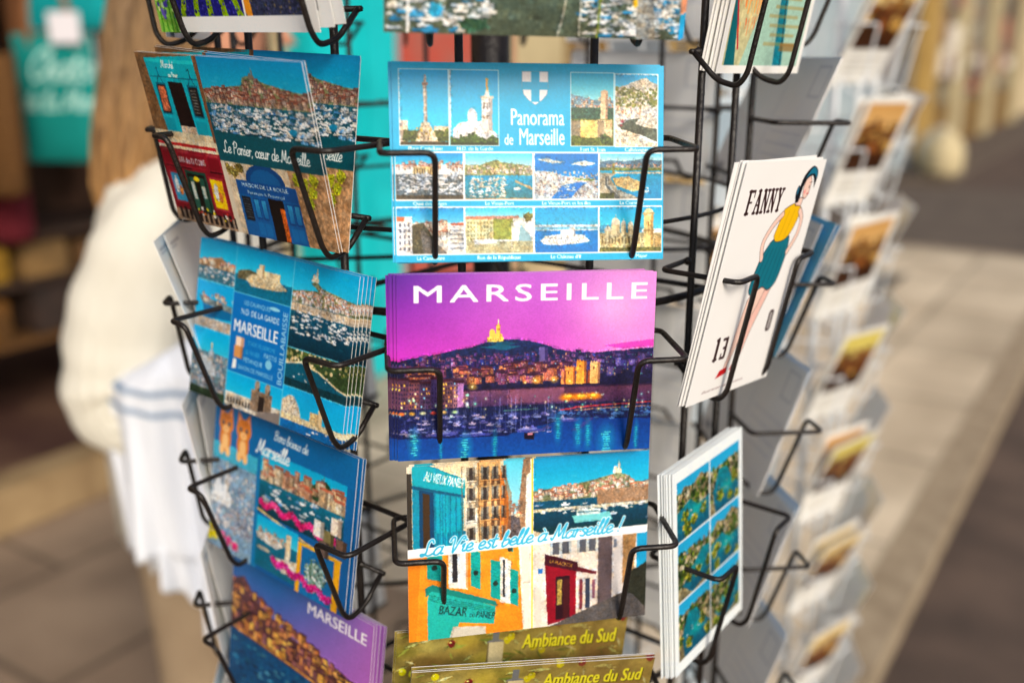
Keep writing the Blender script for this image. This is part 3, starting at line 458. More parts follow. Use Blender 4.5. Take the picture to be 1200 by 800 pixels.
    c.poly([(28, 18), (40, 22), (40, 46), (28, 49)], (214, 206, 200)); c.rect(29, 27, 31.4, 46, (120, 56, 70)); c.rect(33, 27, 36, 46, (60, 66, 84)); c.rect(37.4, 28, 39.4, 40, (140, 90, 110)); c.poly([(28, 19), (40, 23), (40, 25), (28, 22)], (96, 30, 44))
    c.poly([(41, -2), (50, -2), (50, 41), (41, 44)], (96, 84, 88), ns=.1); c.rect(50, 0, 57, 40, (214, 208, 206)); c.rect(51, 4, 53, 9, (120, 130, 150)); c.poly([(57, 0), (66, 0), (64, 30), (57, 32)], (165, 130, 90), ns=.2); c.rect(66, 0, 73, 24, (40, 160, 205)); c.poly([(60, 26), (73, 20), (73, 55), (58, 44)], (50, 52, 44), ns=.3)
    c.poly([(10, 55), (40, 44), (58, 38), (64, 40), (73, 50), (73, 55)], (88, 84, 84), ns=.2)
    c.photo(.6, .32, 0, 0, 74, 105); c.photo(1.0, .5, 75.3, 0, 148, 50); c.photo(.6, .3, 75.3, 50, 148, 105)
    c.full(); c.rect(74.1, 0, 75.1, 105, (238, 196, 20)); c.poly([(0, 49), (148, 46.6), (148, 51.4), (0, 54.4)], (250, 252, 253))
    c.script('La Vie est belle \u00e0 Marseille !', 8, 53.6, 4.6, 1.1, (62, 176, 212), kx=1.26, slope=-.035, slant=.3, outline=(1.9, (240, 250, 253)))
    return c

def art_panier():
    c = Cv(148, 105, 6, (210, 195, 165), 9)
    c.frame(0, 0, 62, 50)
    c.rect(0, 0, 62, 50, (120, 92, 66), ns=.3); c.poly([(8, 3), (56, 0), (58, 48), (14, 46)], (16, 168, 186), ns=.05); c.rect(10, 3, 56, 5, (40, 196, 205)); c.poly([(27, 16), (41, 16), (44, 47), (29, 47)], (36, 26, 26), ns=.5); c.rect(10, 13.2, 56, 14, (6, 120, 140))
    for x in (14, 45): c.rect(x, 17, x+10, 36, (6, 110, 130)); c.rect(x+1, 18, x+9, 35, (30, 34, 40)); c.line([(x+2, 17), (x+5, 12), (x+5, 8), (x+3.6, 9)], .5, (10, 60, 80)); c.line([(x+8, 17), (x+5, 12)], .5, (10, 60, 80)); c.rect(x, 38, x+10, 46, (8, 150, 170))
    c.rect(15.5, 19, 22.5, 34, (190, 110, 80), ns=.5, cell=5); c.rect(46, 19, 53, 34, (46, 44, 44)); [c.rect(47, 20+k*1.8, 52, 20.4+k*1.8, (170, 170, 160), al=.7) for k in range(8)]
    c.script('March\u00e9', 24, 8, 2.2, .5, (225, 245, 245)); c.script('au Panier', 29, 13, 1.3, .35, (225, 245, 245)); c.rect(29, 42, 44, 47, (190, 170, 150), ns=.4, cell=3)
    c.rect(0, 46, 62, 50, (205, 190, 160), ns=.1)
    c.frame(0, 50, 62, 55)
    c.rect(0, 0, 62, 55, (222, 208, 180), ns=.1); c.rect(0, 3, 58, 5, (180, 40, 48)); c.poly([(0, 7), (60, 7), (60, 55), (0, 55)], (132, 30, 46), ns=.08)
    for a, b in ((1, 15), (16, 45), (46, 59)): c.rect(a, 9, b, 18, (152, 42, 58)); c.rect(a+.6, 9.6, b-.6, 17.4, (126, 26, 42))
    for k in range(30): c.rect(c.rng.random()*60, 20+c.rng.random()*30, c.rng.random()*60, 20.3+c.rng.random()*30, (90, 20, 34), al=.12)
    for a in (1.5, 17, 46.5): c.rect(a, 18.2, a+12, 19.2, (70, 14, 26)); c.rect(a, 8.2, a+12, 8.7, (196, 110, 110), al=.7)
    for x in (23, 33): c.line([(x+2.5, 24), (x+2.5, 46)], .4, (20, 50, 44)); c.line([(x, 34), (x+5, 34)], .4, (20, 50, 44))
    c.text('BAR des 13 COINS', 17.5, 15.4, 3.7, (196, 190, 190), width=26, bold=.03)
    for x, cc in ((3, (60, 150, 190)), (43, (240, 190, 30))): c.rect(x, 22, x+14, 43, (160, 52, 66)); c.rect(x+1.2, 23.4, x+12.8, 41.5, cc, ns=.2); c.blob(x+5, 31, 2.4, 6, (220, 225, 225), 20); c.blob(x+8.5, 34, 2, 4, (210, 120, 60), 12)
    c.rect(20, 20, 41, 50, (30, 76, 66)); c.rect(22, 22, 39, 48, (24, 24, 22), ns=.4); c.rect(23, 24, 28, 46, (44, 92, 80)); c.rect(33, 24, 38, 46, (40, 86, 74)); c.rect(24, 27, 27, 38, (205, 210, 200)); c.rect(34, 29, 37, 37, (190, 200, 190)); c.ell(30.5, 25, 3, 1.6, (240, 200, 40))
    c.rect(0, 47, 62, 55, (150, 130, 112), ns=.2); [c.rect(x, 45+(x % 3)*.7, x+3, 53, (32, 26, 30)) for x in range(4, 60, 5)]; c.specks(20, 44, 60, 50, 26, [(240, 220, 30), (200, 60, 50), (230, 230, 220), (40, 40, 60)], .5, 1.3)
    c.frame(60, 0, 88, 60); sc_harbour(c, 88, 60, .40, (0, 140, 190), (60, 180, 205), (14, 90, 108), False, 1.5, [(176, 150, 130), (150, 120, 108), (196, 170, 150)], [(140, 84, 70), (110, 70, 62)], 240, .5); c.boats(0, 27, 88, 42, 190, ((235, 238, 240), (200, 205, 210), (120, 150, 170)), (2, 6), (1, 4)); c.ell(70, 38, 3, 2, (30, 130, 170))
    c.basilica(46, 11, 7, (120, 112, 100), (150, 140, 110)); c.poly([(0, 42), (88, 44), (88, 60), (0, 60)], (12, 84, 96), ns=.1)
    q = (c.ox, c.oy, c.kx, c.ky, c.clip); c.photo(1.2, .6, 60, 0, 148, 60); c.ox, c.oy, c.kx, c.ky, c.clip = q
    c.script('Le Panier, c\u0153ur de Marseille', 6, 54.5, 3.6, .62, (245, 250, 250), kx=.95, slope=.02)
    c.frame(62, 60, 86, 45)
    c.rect(0, 0, 86, 45, (206, 190, 166), ns=.15, cell=8); c.poly([(56, 0), (86, 0), (86, 45), (60, 45)], (178, 142, 108), ns=.35, cell=10)
    for x, y in ((3, 1), (8, 3), (14, 0)): c.blob(x, y+3, 4.5, 3.5, (120, 108, 60), 22, [(150, 136, 70), (80, 70, 40), (190, 170, 90)])
    for x, y in ((68, 4), (74, 8), (63, 2), (70, 14), (76, 1)): c.blob(x, y+3, 4, 4.5, (176, 180, 50), 24)
    c.ell(35, 10, 17, 11, (12, 74, 128)); c.ell(35, 10, 13, 8, (24, 96, 152)); c.poly([(8, 10), (60, 10), (62, 45), (8, 45)], (14, 96, 158), ns=.06)
    c.rect(8, 10, 60, 19, (10, 84, 146)); c.text('MAISON DE LA BOULE', 13, 13.8, 2.4, (225, 235, 240), width=40, bold=.01); c.text('P\u00e9tanque & Proven\u00e7al', 17, 17.8, 1.9, (225, 235, 240), width=32)
    c.rect(10, 20, 18, 35, (30, 36, 46)); [c.rect(11, 21.5+k*1.6, 17, 21.8+k*1.6, (150, 160, 165), al=.6) for k in range(8)]
    for x in (20, 26.5, 49, 55): c.rect(x, 20, x+5.4, 33, (8, 74, 134)); c.rect(x+.8, 21, x+4.6, 32, (60, 150, 196), (24, 110, 170)); c.rect(x, 35, x+5.4, 43, (20, 110, 172))
    c.rect(34, 19, 47, 45, (24, 20, 24), ns=.5); c.rect(43, 24, 47, 44, (190, 96, 40), ns=.5, cell=5)
    c.photo(.5, .3, 0, 0, 60, 105); c.photo(.6, .3, 62, 60, 148, 105)
    c.full(); c.poly([(60, 60), (63.6, 60), (65, 105), (61, 105)], (214, 204, 186)); c.rect(58, 0, 60.2, 50, (120, 84, 62), ns=.3)
    return c

def art_multi():
    c = Cv(148, 105, 6, (245, 250, 252), 11)
    def win(x, y, w, h): c.full(); c.rect(x-.25, y-.25, x+w+.25, y+h+.25, (110, 205, 235)); c.frame(x, y, w, h)
    win(0, 0, 37, 27); c.rect(0, 0, 37, 16, (0, 168, 220), (60, 190, 225)); c.hill([(0, 14), (12, 12), (22, 10), (28, 13), (37, 14)], 18, (150, 120, 90), ns=.4); c.houses(0, 14, 37, 18, 30, CREAM, TERRA, (2, 4)); c.rect(0, 18, 37, 27, (60, 110, 130), ns=.3); c.boats(0, 18, 37, 27, 50, L=(1.5, 4), mast=(1, 5))
    win(0, 27.5, 37, 31); c.rect(0, 0, 37, 31, (0, 160, 215), (40, 180, 220)); c.poly([(2, 10), (37, 13), (37, 20), (8, 16)], (110, 125, 130), ns=.3); c.poly([(7, 15), (37, 17), (37, 22), (9, 24)], (20, 110, 160)); c.rect(0, 24, 37, 31, (170, 160, 150), ns=.3); c.houses(0, 9, 37, 14, 20, CREAM, TERRA, (2, 4))
    win(0, 59, 37, 46); c.rect(0, 0, 37, 20, (0, 170, 222), (80, 190, 215)); c.rect(0, 15, 37, 46, (105, 135, 150), ns=.3, cell=6); c.houses(0, 17, 37, 42, 160, [(150, 160, 170), (190, 190, 190), (215, 210, 205)], [(160, 130, 120), (120, 130, 140)], (1.6, 3.4)); c.basilica(20, 30, 22, (180, 190, 200)); c.rect(0, 40, 37, 46, (50, 66, 50), ns=.5)
    win(37.5, 0, 54, 29); c.rect(0, 0, 54, 18, (0, 168, 220), (70, 195, 228)); c.rect(0, 17, 54, 29, (20, 110, 140), ns=.15); c.hill([(2, 15), (12, 13), (22, 14)], 20, (110, 105, 80), ns=.3); c.poly([(10, 19), (16, 15), (40, 15), (50, 20), (40, 22), (16, 23)], (216, 196, 160), ns=.25); c.rect(20, 11.4, 42, 17, (224, 206, 170), ns=.1); c.rect(22, 8, 27, 16, (232, 214, 180)); c.rect(25.5, 8, 27, 16, (180, 150, 110))
    MP = [(0, 0, 37, 105), (37.5, 0, 91, 29), (37.5, 82, 91, 105), (92, 0, 148, 105)]
    win(37.5, 29.5, 54, 52); B = (0, 116, 186); c.rect(0, 0, 54, 52, B); W = (170, 215, 238)
    c.text('LES CALANQUES', 11, 6.4, 3, W, width=25); c.text('N.D. DE LA GARDE', 9, 12.8, 3.8, (235, 245, 250), width=36); c.text('MARSEILLE', 3, 25.2, 8.4, (245, 250, 253), width=42, bold=.012); c.text('STADE V\u00c9LODROME', 18, 31.4, 2.8, (90, 170, 215), width=26)
    c.text('LE PANIER', 16, 37.6, 3, (90, 170, 215), width=14); c.text('PASTIS', 34, 36.6, 3.4, W, width=12); c.text('P\u00c9TANQUE', 15, 43, 3, W, width=18); c.text('SAVON DE MARSEILLE', 10, 48.6, 2.9, W, width=34); c.text('BOUILLABAISSE', 52.4, 50, 4.4, W, width=46, rot=-math.pi/2)
    c.rect(6, 28, 14, 34, (240, 215, 195)); c.rect(5, 34, 13, 42, (206, 150, 96)); c.rect(11, 28, 14, 42, (150, 100, 70), al=.5); c.poly([(5, 43), (8, 43), (8, 49), (4, 50)], (235, 240, 240)); c.ell(39, 40, 3, 3, (130, 195, 225)); c.ell(40, 9-5, 5, 1.2, (150, 210, 235))
    win(37.5, 82, 54, 23); c.rect(0, 0, 54, 14, (0, 170, 222), (50, 190, 228)); c.rect(0, 13, 54, 23, (200, 190, 175), ns=.2); [c.rect(2+i*3, 16, 3.6+i*3, 20, (50, 46, 46)) for i in range(10)]; c.rect(0, 13, 32, 14.5, (224, 214, 196))
    for x in (28, 38): c.rect(x, 2, x+4.6, 16, (150, 130, 112)); c.rect(x+3, 2, x+4.6, 16, (86, 72, 66)); c.ell(x+2.3, 2, 2.3, 2.6, (160, 145, 130)); c.rect(x+2, -2, x+2.6, 1, (110, 100, 90))
    c.rect(25, 6, 45, 20, (136, 116, 98), ns=.3); c.rect(32.5, 9, 38, 20, (50, 42, 40)); c.poly([(34, 19), (54, 15), (54, 23), (30, 23)], (130, 122, 118))
    win(92, 0, 56, 53); sc_harbour(c, 56, 53, .44, (0, 166, 218), (80, 195, 225), (16, 92, 120), True, 1.4, [(240, 238, 235), (225, 215, 200), (232, 226, 222)], [(200, 150, 125), (180, 120, 95)], 0, .36); c.rect(0, 25, 56, 30, (196, 180, 160), ns=.2); c.boats(0, 30, 56, 44, 110, L=(2, 5), mast=(1, 6))
    win(92, 53.5, 56, 24); c.rect(0, 0, 56, 24, (60, 80, 50), ns=.4, cell=7); c.specks(0, 0, 56, 9, 120, [(90, 104, 52), (150, 146, 96), (50, 66, 40), (210, 190, 150)], .5, 1.4); c.poly([(0, 10), (14, 7), (30, 10), (46, 16), (56, 18), (56, 24), (0, 24)], (14, 90, 112), ns=.15); c.line([(0, 10), (14, 7), (30, 10), (46, 16), (56, 18)], 1.2, (214, 196, 160)); c.boats(4, 12, 40, 20, 10, L=(1, 2.4), mast=(0, 0)); c.rect(0, 19, 56, 24, (20, 60, 70), ns=.3)
    win(92, 78, 56, 27); c.rect(0, 0, 56, 19, (0, 168, 222), (30, 180, 225)); c.poly([(0, 9), (6, 5), (10, 5), (15, 10), (18, 17), (0, 19)], (190, 180, 165), ns=.4); c.rect(0, 17, 56, 21, (214, 196, 160), ns=.25); c.rect(26, 11, 36, 19, (220, 190, 140), ns=.2); c.rect(33, 8, 37, 18, (230, 204, 160)); c.rect(0, 21, 56, 27, (20, 105, 165), ns=.2); c.boats(20, 22, 50, 26, 6, L=(2, 5), mast=(0, 0))
    for b in MP: c.photo(1.1, .55, *b)
    return c

def art_kittens():
    c = Cv(148, 105, 6, (14, 100, 160), 13)
    c.rect(0, 0, 148, 105, (16, 110, 166), (20, 92, 150), ns=.05)
    c.frame(0, 28, 50, 77); c.rect(0, 0, 50, 77, (70, 175, 205), (110, 150, 170), ns=.1); c.rect(0, 12, 50, 77, (130, 160, 185), ns=.25); c.houses(0, 20, 50, 62, 230, [(215, 222, 232), (180, 190, 205), (235, 235, 240)], [(150, 130, 140), (120, 140, 165)], (2, 4.5)); c.basilica(17, 44, 32, (226, 230, 236), (240, 230, 200))
    for x, y in ((4, 62), (2, 70), (8, 68)): c.blob(x, y, 4, 4.5, (240, 214, 20), 24)
    for x, y in ((16, 66), (24, 68), (31, 70), (20, 73)): c.blob(x, y, 4.5, 4, (224, 60, 130), 26, [(235, 80, 150), (250, 210, 230), (190, 30, 100), (90, 130, 60)])
    c.full(); c.poly([(50, 26), (54, 24), (56, 105), (50, 105)], (30, 120, 170))
    c.frame(54, 20, 86, 44); sc_harbour(c, 86, 44, .44, (0, 165, 210), (70, 195, 215), (20, 110, 135), False, 1.0, [(222, 190, 160), (230, 205, 175), (200, 160, 140)], TERRA, 50, .6); c.poly([(50, 12), (58, 6), (66, 3), (74, 8), (86, 13), (86, 19), (50, 18)], (44, 74, 50), ns=.4); c.basilica(64, 6, 6, (90, 90, 84), (120, 120, 90)); c.houses(0, 12, 86, 21, 50, [(222, 190, 150), (235, 210, 175), (205, 160, 130)], TERRA, (6, 11))
    for k in range(26): c.blob(3+k*3, 36+math.sin(k)*2+k*.15, 2.6, 3, (216, 40, 120), 12, [(230, 60, 140), (180, 20, 90), (245, 120, 180)], .3, .8)
    c.full(); c.line([(54, 62), (80, 66), (112, 70), (140, 70)], 1.4, (214, 180, 120))
    c.frame(54, 66, 44, 36); c.rect(0, 0, 44, 12, (0, 165, 212), (80, 195, 220)); c.rect(0, 12, 44, 36, (14, 104, 130), ns=.2); c.poly([(0, 12), (16, 9), (30, 14), (22, 18), (2, 16)], (190, 186, 180), ns=.3); c.houses(2, 9, 30, 15, 24, CREAM, TERRA, (2, 3.4)); c.rect(32, 4, 37, 24, (220, 200, 170), ns=.2); c.poly([(22, 24), (44, 20), (44, 30), (30, 32)], (214, 205, 190), ns=.3); c.ell(9, 22, 7, 1.4, (170, 165, 150))
    c.full(); c.rect(98, 70, 140, 105, (230, 170, 40)); c.frame(102, 72, 32, 33); c.rect(0, 0, 32, 33, (16, 110, 165), ns=.1); c.blob(15, 16, 11, 11, (130, 160, 150), 110, [(215, 225, 220), (90, 130, 110), (60, 90, 90), (170, 195, 185)], .5, 1.4)
    c.full()
    for x, y, cc in ((112, 50, (232, 225, 215)), (122, 54, (130, 122, 84)), (128, 44, (236, 216, 200)), (134, 56, (120, 96, 84)), (118, 62, (112, 96, 90))): c.rect(x, y, x+10, y+11, cc, ns=.08); c.rect(x+6.5, y, x+10, y+11, tuple(v*.7 for v in cc))
    for k in range(18): c.blob(74+k*3.4, 92+math.sin(k*1.3)*1.6+k*.4, 3.2, 3, (190, 30, 120), 14, [(214, 50, 150), (150, 15, 90), (230, 110, 180)], .4, .9)
    c.photo(1.2, .55)
    for x0 in (4.5, 24.5):                                               # two ginger kittens side by side
        O = (206, 128, 58); D = (160, 84, 32); P = (238, 190, 130)
        c.ell(x0+8.5, 24, 6.6, 10, O, ns=.2); c.ell(x0+5, 33, 2.6, 3.6, P); c.ell(x0+12, 33, 2.6, 3.6, P); c.ell(x0+8.5, 26, 3.6, 6, P)
        c.poly([(x0+1, 11), (x0+2, 1), (x0+8, 7)], O); c.poly([(x0+9, 7), (x0+15, 1), (x0+16.5, 11)], O); c.poly([(x0+2.2, 9), (x0+3, 3.6), (x0+6, 7)], (226, 150, 120)); c.poly([(x0+11, 7), (x0+14.3, 3.6), (x0+15.2, 9)], (226, 150, 120))
        c.ell(x0+8.7, 13.5, 8.2, 7.6, O, ns=.15); c.ell(x0+8.7, 17.4, 3.6, 2.8, P)
        for k in (-3, 0, 3): c.line([(x0+8.7+k, 6.6), (x0+8.7+k*.6, 10)], .5, D)
        for e in (-3.4, 3.4): c.ell(x0+8.7+e, 13.4, 1.5, 1.6, (90, 110, 120)); c.ell(x0+8.7+e, 13.4, .75, 1.2, (20, 20, 20)); c.ell(x0+8.3+e, 12.9, .3, .3, (240, 240, 240))
        c.poly([(x0+8, 16), (x0+9.4, 16), (x0+8.7, 17)], (200, 100, 90)); c.line([(x0+7.4, 18.2), (x0+8.7, 17.4), (x0+10, 18.2)], .3, D)
    c.script('Bons bisous de', 66, 10.5, 3.2, .6, (240, 248, 252), kx=1.05, slope=.02); c.script('Marseille', 48, 24, 5.2, 1.0, (240, 248, 252), kx=1.0)
    return c

def art_dusk():
    c = Cv(148, 105, 6, (20, 110, 165), 15); c.rect(0, 0, 148, 52, (26, 104, 160), (120, 100, 175)); c.hgrad(50, 148, (190, 110, 190), 0, .85)
    c.poly([(0, 22), (14, 16), (20, 22), (34, 32), (60, 40), (100, 46), (148, 54), (148, 70), (0, 60)], (90, 60, 66), ns=.4)
    c.houses(0, 22, 148, 62, 330, [(214, 140, 86), (226, 160, 96), (176, 110, 90), (140, 90, 96), (236, 176, 90)], [(70, 40, 50), (100, 56, 50), (60, 40, 60)], (3.5, 7.5), (60, 36, 46), lambda x: 22+x*.24, [(255, 210, 110), (255, 180, 70)], .35)
    c.poly([(0, 60), (148, 68), (148, 105), (0, 105)], (10, 76, 116), ns=.2, cell=12); c.line([(0, 58), (70, 62), (148, 68)], 1.2, (240, 170, 70), .8)
    c.boats(0, 66, 148, 104, 150, ((40, 120, 160), (20, 60, 100), (90, 160, 190)), (3, 8), (4, 14), (70, 150, 185), .5); c.ripples(0, 64, 148, 104, 120, [(30, 140, 180), (8, 40, 80)], .5, (2, 8)); c.ell(80, 60, 4, 3, (200, 130, 110), al=.5, soft=.6)
    c.photo(1.4, .6, 0, 14, 148, 105)
    c.text('MARSEILLE', 84, 16.4, 8.2, (242, 238, 248), width=58, bold=.035)
    return c

def art_girl():
    c = Cv(105, 148, 6, (246, 244, 248), 17); S = (244, 208, 196); L = (70, 50, 50); c.lean = .27
    def outl(p, f, w=.45): c.poly(p, f); c.line(list(p)+[p[0]], w, L)
    leg1 = catmull([(56, 72), (66, 76), (64, 90), (58, 104), (56, 118), (53, 131), (50, 131), (50, 118), (48, 104), (47, 86)], 4); leg2 = catmull([(68, 70), (74, 78), (71, 94), (68, 108), (66, 128), (62, 128), (62, 110), (60, 92), (58, 76)], 4)
    outl(leg2, (238, 196, 186)); outl(leg1, S)
    c.poly([(46, 130), (55, 129), (56, 133), (44, 135)], (190, 30, 40)); c.poly([(60, 127), (67, 127), (69, 131), (59, 132)], (170, 26, 36))
    outl(catmull([(48, 50), (58, 46), (70, 47), (76, 56), (78, 68), (77, 78), (70, 82), (60, 79), (50, 83), (43, 79), (42, 68), (43, 58)], 4), (14, 118, 136), .6)
    for k in range(5): c.line([(50+k*5, 54), (46+k*6.6, 77)], .5, (8, 70, 92))
    outl(catmull([(50, 30), (60, 27), (70, 28), (74, 36), (71, 46), (64, 50), (54, 50), (49, 46)], 4), (238, 190, 20), .5); c.line([(58, 31), (57, 48)], .4, (190, 140, 20)); c.line([(65, 31), (64, 48)], .4, (190, 140, 20))
    c.line(catmull([(73, 32), (80, 38), (82, 48), (77, 58)], 5), 4.4, L); c.line(catmull([(73, 32), (80, 38), (82, 48), (77, 58)], 5), 3.6, S); c.line(catmull([(50, 33), (42, 40), (38, 50), (44, 60)], 5), 4.4, L); c.line(catmull([(50, 33), (42, 40), (38, 50), (44, 60)], 5), 3.6, S)
    outl(catmull([(62, 28), (64, 24), (70, 24), (71, 29)], 4), S); c.ell(70, 17, 7, 7.6, L); c.ell(70, 17, 6.4, 7, S); c.poly(catmull([(60, 20), (60, 10), (68, 4), (78, 8), (80, 18), (77, 14), (72, 10), (66, 12), (64, 18), (65, 26), (60, 26)], 4), (16, 20, 30)); c.poly(catmull([(63, 12), (68, 5), (76, 7), (79, 12), (74, 9), (68, 9)], 4), (14, 118, 146)); c.ell(59, 20, 3.4, 4.4, (16, 30, 44)); c.ell(58.6, 19, 1.8, 2.4, (14, 110, 140))
    c.ell(73, 17, .8, 1, L); c.line([(71.4, 14.4), (75, 14)], .4, L); c.line([(73, 21.4), (75.4, 21)], .8, (190, 40, 50)); c.ell(69, 20, 1.6, 1.2, (240, 150, 150), soft=.5)
    c.lean = 0
    # slab-serif lettering built from bars
    B = (58, 34, 34)
    def slab(x, y, h, w, lines):
        for a, b, t in lines: c.line([(x+a[0]*w, y+a[1]*h), (x+b[0]*w, y+b[1]*h)], t*1.45, B)
    x = 12
    for ch in 'FANNY':
        V = {'F': [((.2, 0), (.2, 1), 1.7), ((0, 0), (.95, 0), 1.1), ((0, 1), (.5, 1), 1.1), ((.2, .5), (.7, .5), .8), ((.95, 0), (.95, .25), .7)],
             'A': [((.5, 0), (.12, 1), 1.0), ((.5, 0), (.88, 1), 1.7), ((0, 1), (.35, 1), 1.1), ((.65, 1), (1, 1), 1.1), ((.25, .65), (.75, .65), .7), ((.3, 0), (.7, 0), 1)],
             'N': [((.15, 0), (.15, 1), 1.0), ((.15, 0), (.85, 1), 1.6), ((.85, 0), (.85, 1), 1.0), ((0, 0), (.35, 0), 1.1), ((0, 1), (.35, 1), 1.1), ((.65, 0), (1, 0), 1.1)],
             'Y': [((.15, 0), (.5, .5), 1.6), ((.85, 0), (.5, .5), 1.0), ((.5, .5), (.5, 1), 1.6), ((0, 0), (.35, 0), 1.1), ((.65, 0), (1, 0), 1.1), ((.3, 1), (.7, 1), 1.1)]}[ch]
        slab(x, 17, 13, 7.2, V); x += 9.2
    slab(19, 108, 13, 5, [((.5, 0), (.5, 1), 2.2), ((.1, 0), (.6, 0), 1.2), ((.1, 1), (.9, 1), 1.2)])
    slab(28, 108, 13, 6, [((0, .05), (.7, .05), 1.4), ((.75, .05), (.75, .45), 1.9), ((.3, .5), (.75, .5), 1.2), ((.8, .5), (.8, .95), 1.9), ((0, 1), (.8, 1), 1.4), ((.05, 1), (.05, .8), 1)])
    slab(82, 98, 13, 6, [((.2, .1), (.2, .9), 1.9), ((.85, .1), (.85, .9), 1.9), ((.25, 0), (.8, 0), 1.2), ((.25, 1), (.8, 1), 1.2)])
    c.text('illustration de Provence', 16, 142.6, 2.1, (110, 80, 80), width=52, shear=.3)
    return c

def art_coves():
    c = Cv(105, 138, 5, (232, 240, 248), 19); r = c.rng
    for i in range(2):
        for j in range(3):
            x = 5.5+i*47.6; y = 8+j*41; c.frame(x, y, 46.4, 39.8); w, h = 46.4, 39.8
            k = (i+j*2) % 3; c.rect(0, 0, w, h, (40, 160, 205), (90, 185, 215))
            c.poly([(0, 12), (10, 5+k*3), (22, 8), (34, 3+k*4), (w, 9), (w, h), (0, h)], (128, 120, 92), ns=.5, cell=10)
            c.specks(0, 8, w, h*.75, 260, [(50, 76, 34), (70, 98, 40), (110, 126, 46), (130, 116, 90), (185, 172, 145), (30, 46, 26), (40, 60, 30)], .6, 2.2)
            c.poly([[(0, 20), (18, 16), (30, 24), (w, 22), (w, h), (0, h)], [(14, 10), (26, 12), (34, 22), (w, 30), (w, h), (8, h), (4, 24)], [(6, 30), (20, 22), (36, 14), (w, 16), (w, 34), (20, h)]][k], (6, 128, 140), (10, 90, 116), ns=.25, cell=10)
            c.ell(26, 26, 9, 4, (30, 180, 170), al=.6, soft=.6)
            for _ in range(5): c.blob(w*r.random(), h*(.55+.4*r.random()), 5, 4, (76, 96, 36), 20, [(120, 140, 40), (60, 70, 30), (170, 160, 60)], .6, 1.5)
            c.boats(10, 22, 36, 30, 5, L=(1.4, 3), mast=(0, 0))
    for i in range(2):
        for j in range(3): c.photo(1.6, .6, 5.5+i*47.6, 8+j*41, 51.9+i*47.6, 47.8+j*41)
    return c

def art_port():
    c = Cv(148, 105, 5, (70, 110, 105), 21); c.rect(0, 0, 148, 105, (70, 130, 140), (84, 96, 84), ns=.25, cell=12)
    c.houses(0, 6, 148, 26, 120, CREAM, TERRA, (4, 8)); c.rect(0, 26, 148, 105, (70, 104, 104), (84, 92, 78), ns=.2, cell=10)
    W = ((245, 248, 250), (225, 232, 240), (250, 250, 250), (60, 150, 200), (190, 200, 205))
    for x0, x1, n in ((0, 46, 420), (92, 120, 320), (126, 148, 330)): c.boats(x0, 30, x1, 104, n, W, (3, 9), (2, 8), (225, 225, 225), .6)
    c.poly([(118, 30), (123, 30), (134, 105), (124, 105)], (150, 150, 145), ns=.2); [c.line([(119+k*.45, 32+k*3), (124+k*.5, 32+k*3)], .5, (90, 90, 90)) for k in range(24)]
    c.ripples(44, 60, 94, 104, 80, [(150, 165, 160), (50, 66, 60)], .3, (4, 14)); c.line([(84, 104), (92, 60), (100, 20)], .6, (190, 185, 170)); c.line([(104, 104), (104, 20)], 1.1, (130, 150, 40)); c.line([(10.5, 20), (11, 104)], 1.4, (232, 232, 232)); c.line([(94.5, 104), (94.8, 20)], .5, (230, 230, 225)); c.ell(122, 88, 1.2, 2, (235, 185, 40))
    c.blob(24, 94, 4, 4, (60, 160, 200), 12); c.rect(146, 60, 148, 105, (50, 160, 210)); c.rect(146, 70, 148, 92, (225, 160, 130)); c.blob(42, 100, 8, 4, (60, 90, 70), 30)
    c.photo(1.5, .6); return c

def art_lavender():
    c = Cv(148, 105, 5, (244, 247, 250), 23); c.frame(0, 0, 20, 105); c.rect(0, 0, 20, 105, (130, 180, 80), ns=.25, cell=14); [c.line([(x, 105), (x+3-k, 30)], 1.3, (70, 140, 40)) for k, x in enumerate((3, 8, 13, 17))]; c.specks(0, 40, 20, 96, 90, [(110, 100, 190), (80, 70, 160), (200, 225, 160)], .7, 1.8)
    c.frame(22, 6, 64, 90); c.rect(0, 0, 64, 30, (90, 170, 220), (190, 215, 230)); c.rect(0, 30, 64, 90, (52, 52, 140), (40, 40, 120), ns=.3, cell=5)
    for k in range(-5, 6): c.poly([(32+k*2, 30), (32.6+k*2, 30), (33.4+k*14+2, 90), (32+k*14-2, 90)], (128, 160, 20), ns=.2)
    c.specks(0, 40, 64, 90, 500, [(80, 76, 175), (36, 34, 100)], .3, .8)
    c.frame(87.5, 6, 50, 90); c.rect(0, 0, 50, 90, (60, 66, 92), ns=.35, cell=5); c.specks(0, 10, 50, 90, 700, [(90, 90, 130), (60, 70, 60), (120, 110, 90), (40, 44, 70)], .3, .9); c.poly([(0, 40), (6, 90), (1, 90), (0, 88)], (226, 150, 50)); c.line([(20, 50), (50, 84)], 1.4, (210, 130, 60)); c.photo(1.3, .5, 22, 6, 86, 96); c.photo(1.3, .5, 87.5, 6, 137.5, 96); c.photo(1.6, .4, 0, 0, 20, 105); return c

